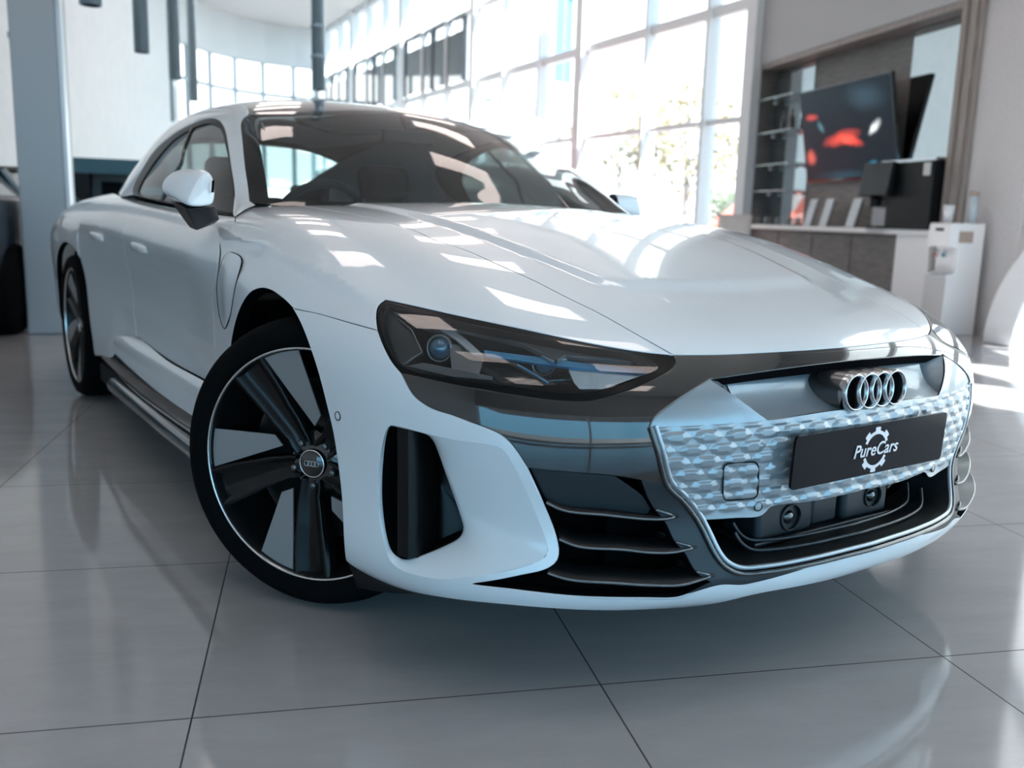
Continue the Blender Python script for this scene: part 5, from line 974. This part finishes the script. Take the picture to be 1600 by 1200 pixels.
# ---- headlights
GLASS_L = glass_mat('lamp_glass',(.86,.91,.93)); BLUE = mat('lamp_blue',(.02,.20,.36),.12,.5,1.); CLEARG = mat('lamp_silver',(.45,.52,.58),.15,.9)  # blue colour paints the sky's reflection on the strip and blade edge
LAMPGREY = mat('lamp_grey',(.10,.10,.105),.26,.4,.5); LAMPLIGHT = mat('lamp_light_grey',(.30,.32,.34),.25,.5,.5); LAMPBLACK = mat('lamp_black',(.010,.011,.013),.25,coat=.5)
BLUEGL = mat('projector_glass',(.05,.12,.18),.03,.2,1.)
lamp_outer = chain('lamp_left','lamp_top','lamp_bot','lamp_side',step=.008)
lens_in = resample(spline(D_['lens_in'],closed=True),.008,True)
for s in (-1,1):
    sg = np.array([1,1,1]) if s == -1 else np.array([-1,1,1])
    hl = empty('headlight'); hl.parent = car
    fr = panel('lamp_surround', EB, lamp_outer, mat('surround_black',(.004,.0045,.005),.3,spec=.15), hl, holes=[lens_in], mirror=False, step=.012, gap=.003, rad=.002, depth=.02, off=-.001)
    ln = panel('lamp_lens', EB, lens_in, GLASS_L, hl, mirror=False, step=.014, gap=-.001, depth=0)
    if s == 1:
        for o in (fr,ln): mirror_obj(o,parent=hl); bpy.data.objects.remove(o)
    bk = resample(spline(D_['hl_back'],closed=True),.008,True); c0 = lens_in.mean(0); ths = np.linspace(-math.pi,math.pi,140,endpoint=False)
    eu = np.array([.62,-.78,0]); 
    def by2(L):
        L = EB.onto(L) if L is lens_in else L; a = np.arctan2((L-L.mean(0))[:,2]*2.2,(L-L.mean(0))@eu); o = np.argsort(a); A = np.concatenate([a[o]-2*math.pi,a[o],a[o]+2*math.pi]); Q = np.vstack([L[o]]*3)
        return np.stack([np.interp(ths,A,Q[:,i]) for i in range(3)],1)
    r0 = by2(lens_in); nb = EB.normal(r0).mean(0); r1 = r0-nb*.10; mb = MB(); mb.grid([[q*sg for q in r0+(r1-r0)*t] for t in (0.01,.3,.6,1)],closed_u=True)
    mb.add([q*sg for q in r1]+[r1.mean(0)*sg],[(i,(i+1)%140,140) for i in range(140)]); mb.build('lamp_bowl', LAMPBLACK, hl, recalc=True)
    def plate_(name,key,m,th=.006):
        Q = np.array(D_[key]); n = EB.normal(EB.onto(Q.mean(0)[None]))[0]; Q = Q-EB.normal(EB.onto(Q))*.012; mb = MB(); mb.prism([q*sg for q in Q],-n*sg*th); return mb.build(name,m,hl,bevel=.0015,recalc=True)
    plate_('reflector_box','hl_box',LAMPBLACK); plate_('upper_bezel','hl_strip',LAMPGREY,.012); plate_('bezel_blade','hl_lamA',LAMPLIGHT); plate_('bezel_blade','hl_lamB',LAMPLIGHT)
    plate_('light_strip','hl_drl',BLUE,.008); plate_('inner_reflector','hl_low',CLEARG); plate_('dividing_blade','hl_diag',LAMPBLACK); plate_('divider','hl_div',LAMPGREY); plate_('lower_bezel','hl_shelf',LAMPGREY,.02)
    for key,m,r in (('hl_boxrim',DKCHROME,.0022),('hl_diagedge',BLUE,.0022),('hl_front',CLEARG,.002)):
        mb = MB(); Q = np.array(D_[key]); Q = Q-EB.normal(EB.onto(Q))*.010; mb.tube([q*sg for q in Q],r,8); mb.build('bezel_edge',m,hl)
    for key,r in (('hl_proj',.023),('hl_mod',.020)):
        c = np.array(D_[key][0])+np.array([.75,.6,-.05])*.018; n = np.array([-.75,-.6,.05]); c = c*sg; n = n*sg
        mb = MB(); mb.lathe([(.0004,r*.8),(r*.35,r*.74),(r*.7,r*.5),(r*.95,r*.1),(r,-r*.2)],c,n,28); pj = mb.build('projector_lens',BLUEGL,hl,recalc=True)
        mb = MB(); mb.lathe([(r*1.02,r*.1),(r*1.2,r*.3),(r*1.3,-r*.2),(r*1.3,-r*1.2)],c,n,28); mb.build('projector_ring',DKCHROME,hl,recalc=True)
# ---- doors, quarters, sills
fr_ = D_['fender_rear']
belt1 = [(-.853,.63,.927),(-.856,.75,.934),(-.858,.95,.945),(-.856,1.2,.956),(-.852,1.5,.966),(-.848,1.68,.972)]
drr = [(-.848,1.68,.972),(-.90,1.69,.92),(-.935,1.70,.83),(-.93,1.725,.70),(-.918,1.735,.58),(-.925,1.72,.50),(-.933,1.655,.441)]
dloop = chain(belt1, drr, [D_['sill_top'][2],D_['sill_top'][1],D_['sill_top'][0]], rv(fr_[3:18]), step=.016)
def door_disp(P,N):
    # body crease running back to the tail and the swept lower flank
    y,z = P[:,1],P[:,2]; zl = np.interp(y,[.4,.55,1.3,1.9,2.6],[.735,.765,.80,.83,.85]); d = z-zl
    return .009*smooth((d+.032)/.064)*smooth((y-.5)/.3)*smooth((.12-d)/.08)-.004*smooth((-d)/.08)*smooth((z-.45)/.15)*smooth((y-.6)/.3)-.009*smooth((.56-z)/.09)*smooth((2.1-y)/.3)
door = panel('front_door', EB, dloop, PAINT, car, step=.011, disp=door_disp, gap=.0028, rad=.0012, depth=.02)
ra = D_['rarch']
belt2 = [(-.848,1.68,.972),(-.843,1.9,.981),(-.835,2.1,.990),(-.825,2.3,.998)]
rd_r = [(-.825,2.3,.998),(-.90,2.48,.93),(-.945,2.60,.85),(-.960,2.615,.775),tuple(ra[5])]
rloop = chain(belt2, rd_r, ra[5:], [ra[-1],(-.945,2.2,.30),(-.953,1.97,.33),tuple(D_['sill_low'][3])], [tuple(D_['sill_low'][3]),tuple(D_['sill_top'][3])], [tuple(D_['sill_top'][3]),tuple(D_['sill_top'][2])], rv(drr), step=.016)
rdoor = panel('rear_door', EB, rloop, PAINT, car, step=.015, disp=door_disp, gap=.0028, rad=.0015, depth=.03)
arc_r = [(-.968,2.743,.755),(-.966,2.9,.765),(-.966,3.05,.735),(-.962,3.18,.66),(-.955,3.27,.55),(-.95,3.31,.43),(-.94,3.31,.32)]
qloop = chain([(-.825,2.3,.998),(-.78,2.7,1.005),(-.72,3.1,1.02),(-.65,3.5,1.025),(-.5,3.9,1.0)], [(-.5,3.9,1.0),(-.45,4.0,.9),(-.45,4.02,.6),(-.45,4.0,.4)], [(-.45,4.0,.4),(-.8,3.85,.35),(-.93,3.5,.31),(-.94,3.31,.32)], rv(arc_r), [arc_r[0],tuple(ra[4]),tuple(ra[5])], rv(rd_r), step=.02)
panel('rear_fender', EB, qloop, PAINT, car, step=.03, gap=.002, rad=.003, depth=.03)
tloop = chain(line0(EB,3.55,4.02,1.04,.98,10)+[], [(0,4.02,.98),(0,4.05,.75),(0,4.0,.42)], [(0,4.0,.42),(-.45,4.0,.4)], [(-.45,4.0,.4),(-.45,4.02,.6),(-.45,4.0,.9),(-.5,3.9,1.0)], [(-.5,3.9,1.0),(-.62,3.55,1.025),(0,3.55,1.04)], step=.025)
sl = D_['sill_low']
sloop = chain('sill_top', [D_['sill_top'][3],sl[3]], rv(sl[:4])[0:4]+[(-.966,.575,.335)], [(-.966,.575,.335),tuple(D_['sill_top'][0])], step=.014)
sill = panel('side_sill', EB, sloop, PAINT, car, step=.010, disp=lambda P,N: .017*smooth((.452-P[:,2])/.045)-.006*smooth((.405-P[:,2])/.03), gap=.0015, rad=.002, depth=.02)
skirt_top = [(-.962,.44,.325),(-.966,.6,.328)]+sl[:4]+[(-.953,1.97,.33),(-.945,2.2,.30),(-.94,2.36,.27)]
skl = [(-.94,2.36,.22),(-.95,2.0,.232),(-.96,1.4,.236),(-.96,.9,.236),(-.955,.44,.236)]
panel('side_skirt', EB, chain(skirt_top,[skirt_top[-1],skl[0]],skl,[skl[-1],skirt_top[0]],step=.016), GLOSSBLK, car, step=.02, gap=.001, off=-.012, depth=.02)
mb = MB(); yy = np.linspace(.42,2.0,26); prof = [(-.945,.236),(-.972,.232),(-.984,.205),(-.975,.180),(-.94,.172)]
mb.grid([[(x+.006*abs(y-1.1),y,z) for x,z in prof] for y in yy]); mb.add([(x,.42,z) for x,z in prof],[(0,1,2,3,4)]); mb.build('skirt_blade', mat('gloss_dark_grey',(.05,.07,.08),.12,coat=1.), car, recalc=True); mirror_obj(bpy.data.objects['skirt_blade'])
# door handles: flush pulls with their grip bowl
HND = D_['handle']
for (a,b) in ((HND[2],HND[3]),(HND[0],HND[1])):
    a,b = np.array(a),np.array(b); c = (a+b)/2; L = .115; d = np.array([0,1,.035]); n = EB.normal(EB.onto(c[None]))[0]
    mb = MB(); rows = []
    for t in np.linspace(-1,1,17):
        o = .016*(1-abs(t)**4); h = .015*(1-.25*abs(t)**3); q = EB.onto((c+d*L*t)[None])[0]+n*(.002)
        rows.append([q+n*(-.01)+[0,0,h],q+n*o*.8+[0,0,h],q+n*o+[0,0,h*.4],q+n*o+[0,0,-h*.5],q+n*o*.75+[0,0,-h],q-n*.01+[0,0,-h]])
    mb.grid(rows); mb.add(rows[0],[tuple(range(6))]); mb.add(rows[-1],[tuple(range(5,-1,-1))]); par = door if a[1] < 1.7 else rdoor
    h = mb.build('door_handle',PAINT,par,recalc=True); mirror_obj(h, parent=[o for o in bpy.data.objects if o.name.startswith(par.name.split('.')[0]) and o is not par][0])
# charging flap behind the wheel arch
fl = np.array([(349,399)]) if False else None
flp = [(-.935,.44,.820),(-.945,.36,.835),(-.953,.28,.818),(-.962,.30,.74),(-.960,.36,.66),(-.952,.44,.625),(-.945,.49,.66),(-.948,.485,.74)]
q = EB.onto(resample(spline(flp,closed=True),.012,True)); mb = MB(); mb.tube(q,.0018,6,closed=True); mb.build('flap_gap',MATTEBLK,fender)
panel('charging_flap', EB, q, PAINT, fender, mirror=False, step=.02, disp=lambda P,N: .0045*np.exp(-((P[:,1]-.38)/.05)**2), gap=.002, depth=.004)
# ---- wheels
SPOKE = mat('spoke_black',(.005,.0055,.006),.22,spec=.28)
def wheel(c, n, name='wheel', spin=0.):
    n = Vector(n).normalized(); a = Vector((n.y,-n.x,0)); 
    if a.y > 0: a = -a
    up = Vector((0,0,1)); c = Vector(c); root = empty(name); root.parent = car
    W = lambda r,th,h: c+a*(r*math.cos(th))+up*(r*math.sin(th))+n*h
    def lz(prof,m,nm,seg=72,par=root): mb = MB(); mb.lathe(prof,c,n,seg); return mb.build(nm,m,par,recalc=True)
    ty = lz([(.283,-.004),(.287,.004),(.300,.010),(.318,.012),(.334,.006),(.345,-.008),(.3515,-.028),(.3545,-.06),(.3555,-.13),(.3545,-.20),(.345,-.25),(.32,-.265),(.283,-.255)],RUBBER,'tyre',96)
    lz([(.2835,-.004),(.2850,.002),(.2815,.004),(.2785,.002),(.2780,-.004)],RIMSILVER,'rim_ring',96)
    lz([(.2785,-.003),(.274,-.012),(.271,-.05),(.262,-.10),(.262,-.24)],SATBLK,'rim_barrel')
    lz([(.20,-.085),(.165,-.085),(.165,-.07),(.0005,-.07)],mat('brake_disc',(.05,.05,.052),.35,.8),'brake_disc',64)
    lz([(.262,-.20),(.0005,-.20)],VOIDBLK,'inner_well')
    for k in range(5):
        th0 = R_(95.5+72*k+spin)
        # bar: wide dished spoke with raised edges
        P = []
        mb = MB(); rows = []
        for r in np.linspace(.045,.278,14):
            t = (r-.045)/.233; lo = th0+R_(np.interp(r,[.045,.08,.15,.278],[-6,6,15,21.0])); hi = th0+R_(np.interp(r,[.045,.08,.15,.278],[62,46,43,42.0])); hh = -.022+.016*t
            row = [W(r,lo,hh-.045),W(r,lo,hh),W(r,lo+(hi-lo)*.10,hh+.001),W(r,lo+(hi-lo)*.2,hh-.010),W(r,lo+(hi-lo)*.5,hh-.016),W(r,lo+(hi-lo)*.8,hh-.010),W(r,lo+(hi-lo)*.9,hh+.001),W(r,hi,hh),W(r,hi,hh-.045)]
            rows.append(row)
        mb.grid(rows); mb.build('spoke',SPOKE,root,recalc=True)
        # satin aero blade fixed to the next spoke
        out = [W(.2775,th0+R_(d),-.010) for d in np.linspace(0,20.5,8)]+[W(.091,th0+R_(-9),-.028),W(.122,th0+R_(-16.5),-.026)]
        mb = MB(); mb.prism(out,-n*.006); mb.build('aero_blade',BLADE,root,bevel=.0012,recalc=True)
        b = W(.056,th0+R_(30),-.026); mb = MB(); mb.lathe([(.0005,.004),(.006,.004),(.009,0),(.011,-.01)],b,n,12); mb.build('wheel_bolt',DKCHROME,root,recalc=True)
    lz([(.0005,-.030),(.05,-.032),(.075,-.04),(.085,-.06)],GLOSSBLK,'hub',48)
    cap = lz([(.0005,-.0215),(.030,-.0215),(.034,-.026),(.036,-.034)],GLOSSBLK,'hub_cap',48)
    mb = MB(); mb.lathe([(.0318,-.0215),(.0332,-.0205),(.0345,-.0225)],c,n,48); mb.build('cap_ring',CHROME,root,recalc=True)
    mb = MB()
    for k in range(4):
        cc = c+a*(-.0135+.009*k)*(1 if a.x*0+1 else 1)+n*-.0205
        mb.lathe([(.0056,-.0004),(.0058,.0006),(.0066,.0006),(.0068,-.0004)],cc,n,28)
    mb.build('cap_badge',CHROME,root,recalc=True)
    return root
dl = R_(35.6)
wheel((-.9226,-.0818,.3555),(-math.cos(dl),-math.sin(dl),0))
wheel((.78,-.02,.3555),(math.cos(dl),math.sin(dl),0))
wheel((-.950,2.90,.3555),(-1,0,0),spin=20)
wheel((.950,2.90,.3555),(1,0,0))
# wheel housings and belly
for (yc_,x0,x1,r) in ((0.,.55,.900,.395),(2.90,.52,.90,.40)):
    for s in (-1,1):
        mb = MB(); mb.lathe([(r,x0),(r,x1)],(0,yc_,.36),(s,0,0),48,ref=(0,1,0),a0=-.6 if s==1 else -.6,a1=math.pi+.6) if s == 1 else mb.lathe([(r,x0),(r,x1)],(0,yc_,.36),(s,0,0),48,ref=(0,-1,0),a0=-.6,a1=math.pi+.6)
        mb.lathe([(.001,x0),(r,x0)],(0,yc_,.36),(s,0,0),48); mb.build('wheel_liner',VOIDBLK,car)
mb = MB(); mb.box((-.54,-.72,.15),(.54,3.85,.22)); mb.box((-.93,.50,.16),(.93,2.40,.24)); mb.build('underbody',MATTEBLK,car)
mb = MB(); mb.box((-.54,-.42,.22),(.54,.62,.66)); mb.box((-.88,.52,.24),(.88,2.35,.60)); mb.box((-.60,2.35,.22),(.60,3.7,.80)); mb.build('inner_shell',VOIDBLK,car)  # added black boxes, unseen, that block light inside the body
# ---- glasshouse
re_ = [(-.548,1.45,1.33),(-.552,1.6,1.342),(-.552,2.0,1.357),(-.54,2.4,1.335),(-.52,2.8,1.276),(-.505,3.2,1.187),(-.49,3.6,1.085)]
cp = [(-.49,3.6,1.085),(-.53,3.62,1.035),(-.66,3.2,1.012),(-.74,2.8,1.008),(-.80,2.4,.99),tuple(D_['trim_o'][-1])]
wt = D_['ws_top']; we = D_['ws_edge']
rail_loop = chain(we, wt[:3]+re_, cp, rv('trim_o'), [D_['trim_o'][0],(-.805,.735,.945),tuple(we[0])], step=.014)
panel('roof_rail', EG, rail_loop, PAINT, car, step=.02, gap=.0015, rad=.002, depth=.02)
gl_in = resample(spline(D_['glass'],closed=True),.014,True)
panel('window_trim', EG, chain('trim_o','trim_b',step=.012), mat('trim_black',(.004,.0045,.005),.3,spec=.12), car, holes=[gl_in], step=.02, gap=.001, rad=.002, depth=.015, off=-.002)
qb = [np.array(q_) for q_ in ((-.857,.618,.925),(-.812,.655,.947),(-.770,.690,.9605),(-.7705,.738,.9705),(-.793,.815,.984),(-.824,.737,.932))]
for s in (1,-1):
    mb = MB(); c_ = sum(qb)/6+np.array([-.004,-.003,.003]); mb.add([q_*[s,1,1]+np.array([-.002*s,-.002,.002]) for q_ in qb]+[c_*[s,1,1]],[(i,(i+1)%6,6) for i in range(6)],True); mb.build('pillar_base',PAINT,car,recalc=True)
SIDEGL = glass_mat('side_glass',(.16,.20,.20)); WSGL = glass_mat('windscreen_glass',(.52,.62,.62))
panel('side_window', EG, gl_in, SIDEGL, car, step=.03, gap=-.004, depth=0, off=-.006)
bp = EG.onto(resample(spline(D_['bpil']),.02)); mb = MB(); mb.tube(bp-EG.normal(bp)*.004,.007,8); mb.build('window_pillar',GLOSSBLK,car); mirror_obj(bpy.data.objects['window_pillar'])
top = wt[2:]+[[0,1.245,1.343]]
roof_cl = line0(EG,1.245,3.0,1.343,1.31,50)
roof = panel('roof', EG, chain(top,roof_cl,[(0,3.0,1.31),(-.3,3.0,1.29),(-.513,3.0,1.235)],[(-.513,3.0,1.235)]+re_[::-1][2:]+[tuple(wt[2])],step=.02), GLOSSBLK, car, sym=True, step=.035, gap=.001, off=-.002, depth=.015)
panel('rear_window', EG, chain(line0(EG,3.02,3.75,1.305,1.10,25),[(0,3.75,1.10),(-.47,3.66,1.07)],[(-.47,3.66,1.07)]+re_[::-1][1:2]+[(-.51,3.02,1.23)],[(-.51,3.02,1.23),(0,3.02,1.305)],step=.03), WSGL, car, sym=True, step=.05, gap=.001, depth=0)
base = [(0,.40,.945),(-.25,.43,.948),(-.5,.54,.953),(-.68,.65,.960),tuple(we[0])]
ws_path = chain(base,we,wt+[[0,1.245,1.343]],step=.015)
ws_loop = list(ws_path)+[q for q in line0(EG,1.24,.41,1.34,.95,50)]
panel('windscreen', EG, np.array(ws_loop), WSGL, car, sym=True, step=.03, gap=.001, depth=0)
wp = EG.onto(ws_path); wp[0,0] = 0; wp[-1,0] = 0; ctr = np.array([0,.86,1.17]); dv = ctr-wp; dv /= np.linalg.norm(dv,axis=1)[:,None]
wi = wp+dv*np.linspace(.10,.035,len(wp))[:,None]; wi[0,0] = 0; wi[-1,0] = 0
panel('windscreen_border', EG, np.vstack([wp,wi[::-1]]), VOIDBLK, car, sym=True, step=.02, gap=0, depth=0, off=-.004)
# aerial on the roof
mb = MB(); rows = []
for t in np.linspace(0,1,8):
    y = 2.06+.15*t; w = .024*(1-.8*(1-t)**2); h = .040*t**.6
    rows.append([(-w,y,1.405),(-w*.6,y,1.405+h*.7),(0,y,1.405+h),(w*.6,y,1.405+h*.7),(w,y,1.405)])
mb.grid(rows); mb.add(rows[-1],[(4,3,2,1,0)]); mb.build('roof_aerial',GLOSSBLK,car,recalc=True)
# ---- door mirrors
A,B_,Dm,E_ = (-.940,.52,1.037),(-.946,.50,.960),(-1.046,.46,.944),(-.960,.53,1.055)
front = [A,B_,(-.965,.495,.952),Dm,(-1.02,.49,.985),(-.985,.51,1.03),E_]
rear = [(-.925,.63,1.045),(-.93,.62,.955),(-.99,.615,.958),(-1.052,.60,.975),(-1.066,.62,1.005),(-1.035,.625,1.045),(-.985,.625,1.062)]
fm = [((np.array(a)+np.array(b))/2+np.array([-.004,-.018,.004])) for a,b in zip(front,rear)]
c = np.mean(front,axis=0)+[0,-.004,0]
mb = MB(); mb.grid([[tuple(c+(np.array(p)-c)*.75+np.array([0,-.002,0])) for p in front],front,[tuple(p) for p in fm],rear],closed_u=True)
mb.add([tuple(c+(np.array(p)-c)*.75+np.array([0,-.002,0])) for p in front]+[tuple(c)],[((i+1)%7,i,7) for i in range(7)])
mr = mb.build('door_mirror',PAINT,car,sub=2,weld=True,recalc=True)
mb = MB(); mb.add([(-.9490,.4975,1.026),(-.9565,.4965,1.024),(-.9600,.4945,.992),(-.9525,.4945,.992)],[(0,1,2,3)]); mb.build('mirror_slot',VOIDBLK,mr)
mb = MB(); rc_ = np.mean(rear,axis=0); mb.prism([tuple(rc_+(np.array(p)-rc_)*.80) for p in rear],(0,.006,0)); mb.build('mirror_rim',SATBLK,mr,recalc=True)
arm = [(-1.045,.60,.968),(-1.03,.49,.944),(-.967,.50,.955),(-.94,.52,.955),(-.925,.60,.955)]; arm2 = [(-.985,.63,.893),(-.978,.585,.885),(-.945,.56,.912),(-.905,.60,.918),(-.895,.68,.905)]
mb = MB(); mb.grid([arm,arm2],closed_u=True); mb.add(arm,[(4,3,2,1,0)]); mb.add(arm2,[(0,1,2,3,4)]); mb.build('mirror_arm',mat('textured_black',(.006,.006,.007),.35),mr,bevel=.006,recalc=True)
r2 = mirror_obj(mr)
for o in list(mr.children): mirror_obj(o,parent=r2)
# the far mirror is folded back against the door
r2.matrix_local = Matrix.Translation((.885,.90,0)) @ Matrix.Rotation(R_(80),4,'Z') @ Matrix.Translation((-.94,-.58,0))
# ---- cabin seen through the glass
CAB = mat('cabin_black',(.012,.012,.013),.6); CAB2 = mat('cabin_grey',(.02,.02,.021),.7)
mb = MB(); rows = []
for x in np.linspace(-.74,.74,25):
    hb = .035*math.exp(-((x+.36)/.17)**2); rows.append([(x,.50+.35*x*x,.90),(x,.72+.2*x*x,.935),(x,.95,.935+hb),(x,1.02,.915+hb),(x,1.05,.70)])
mb.grid(rows); mb.build('dashboard',CAB,car,recalc=True)
tilt_ = Vector((0,.92,.38)).normalized(); sc_ = Vector((-.37,1.16,.885)); u1 = Vector((1,0,0)); v1 = tilt_.cross(u1).normalized()
mb = MB(); mb.tube([sc_+u1*.18*math.cos(t)+v1*.175*math.sin(t) for t in np.linspace(0,2*math.pi,40,endpoint=False)],.015,10,closed=True)
mb.tube([sc_-u1*.17,sc_,sc_+u1*.17],.016,8); mb.tube([sc_,sc_-v1*.16],.018,8); mb.lathe([(.0005,.02),(.05,.015),(.06,-.02)],sc_,-tilt_,24); mb.build('steering_wheel',CAB2,car)
for x in (-.37,.37):
    mb = MB(); mb.box((x-.25,1.45,.50),(x+.25,1.95,.64)); st = mb.build('seat',CAB,car,bevel=.05,seg=4,recalc=True)
    M_ = Matrix.Translation((x,1.98,.60)) @ Matrix.Rotation(R_(-18),4,'X'); mb = MB(); mb.box((-.23,-.06,0),(.23,.07,.42),M_); mb.build('seat_back',CAB,st,bevel=.05,seg=4,recalc=True)
    mb = MB(); mb.box((-.13,-.05,.43),(.13,.05,.60),M_); mb.build('headrest',CAB2,st,bevel=.04,seg=4,recalc=True)
mb = MB(); mb.box((-.62,2.55,.55),(.62,3.1,.85)); mb.box((-.60,2.95,.80),(.60,3.1,1.0)); mb.build('rear_bench',CAB,car,bevel=.04,seg=3,recalc=True)
for x in (-.33,.33):
    mb = MB(); mb.box((x-.11,2.97,1.0),(x+.11,3.05,1.09)); mb.build('rear_headrest',CAB2,car,bevel=.03,seg=3,recalc=True)
mb = MB(); mb.box((-.11,1.17,1.215),(.11,1.20,1.265)); mb.tube([(0,1.19,1.26),(0,1.24,1.32)],.01,8); mb.build('rear_view_mirror',SATBLK,car,bevel=.008,recalc=True)
mb = MB(); mb.box((-.80,.62,.88),(-.74,2.4,.93)); mb.box((.74,.62,.88),(.80,2.4,.93)); mb.build('door_lining',CAB,car,bevel=.01,recalc=True)
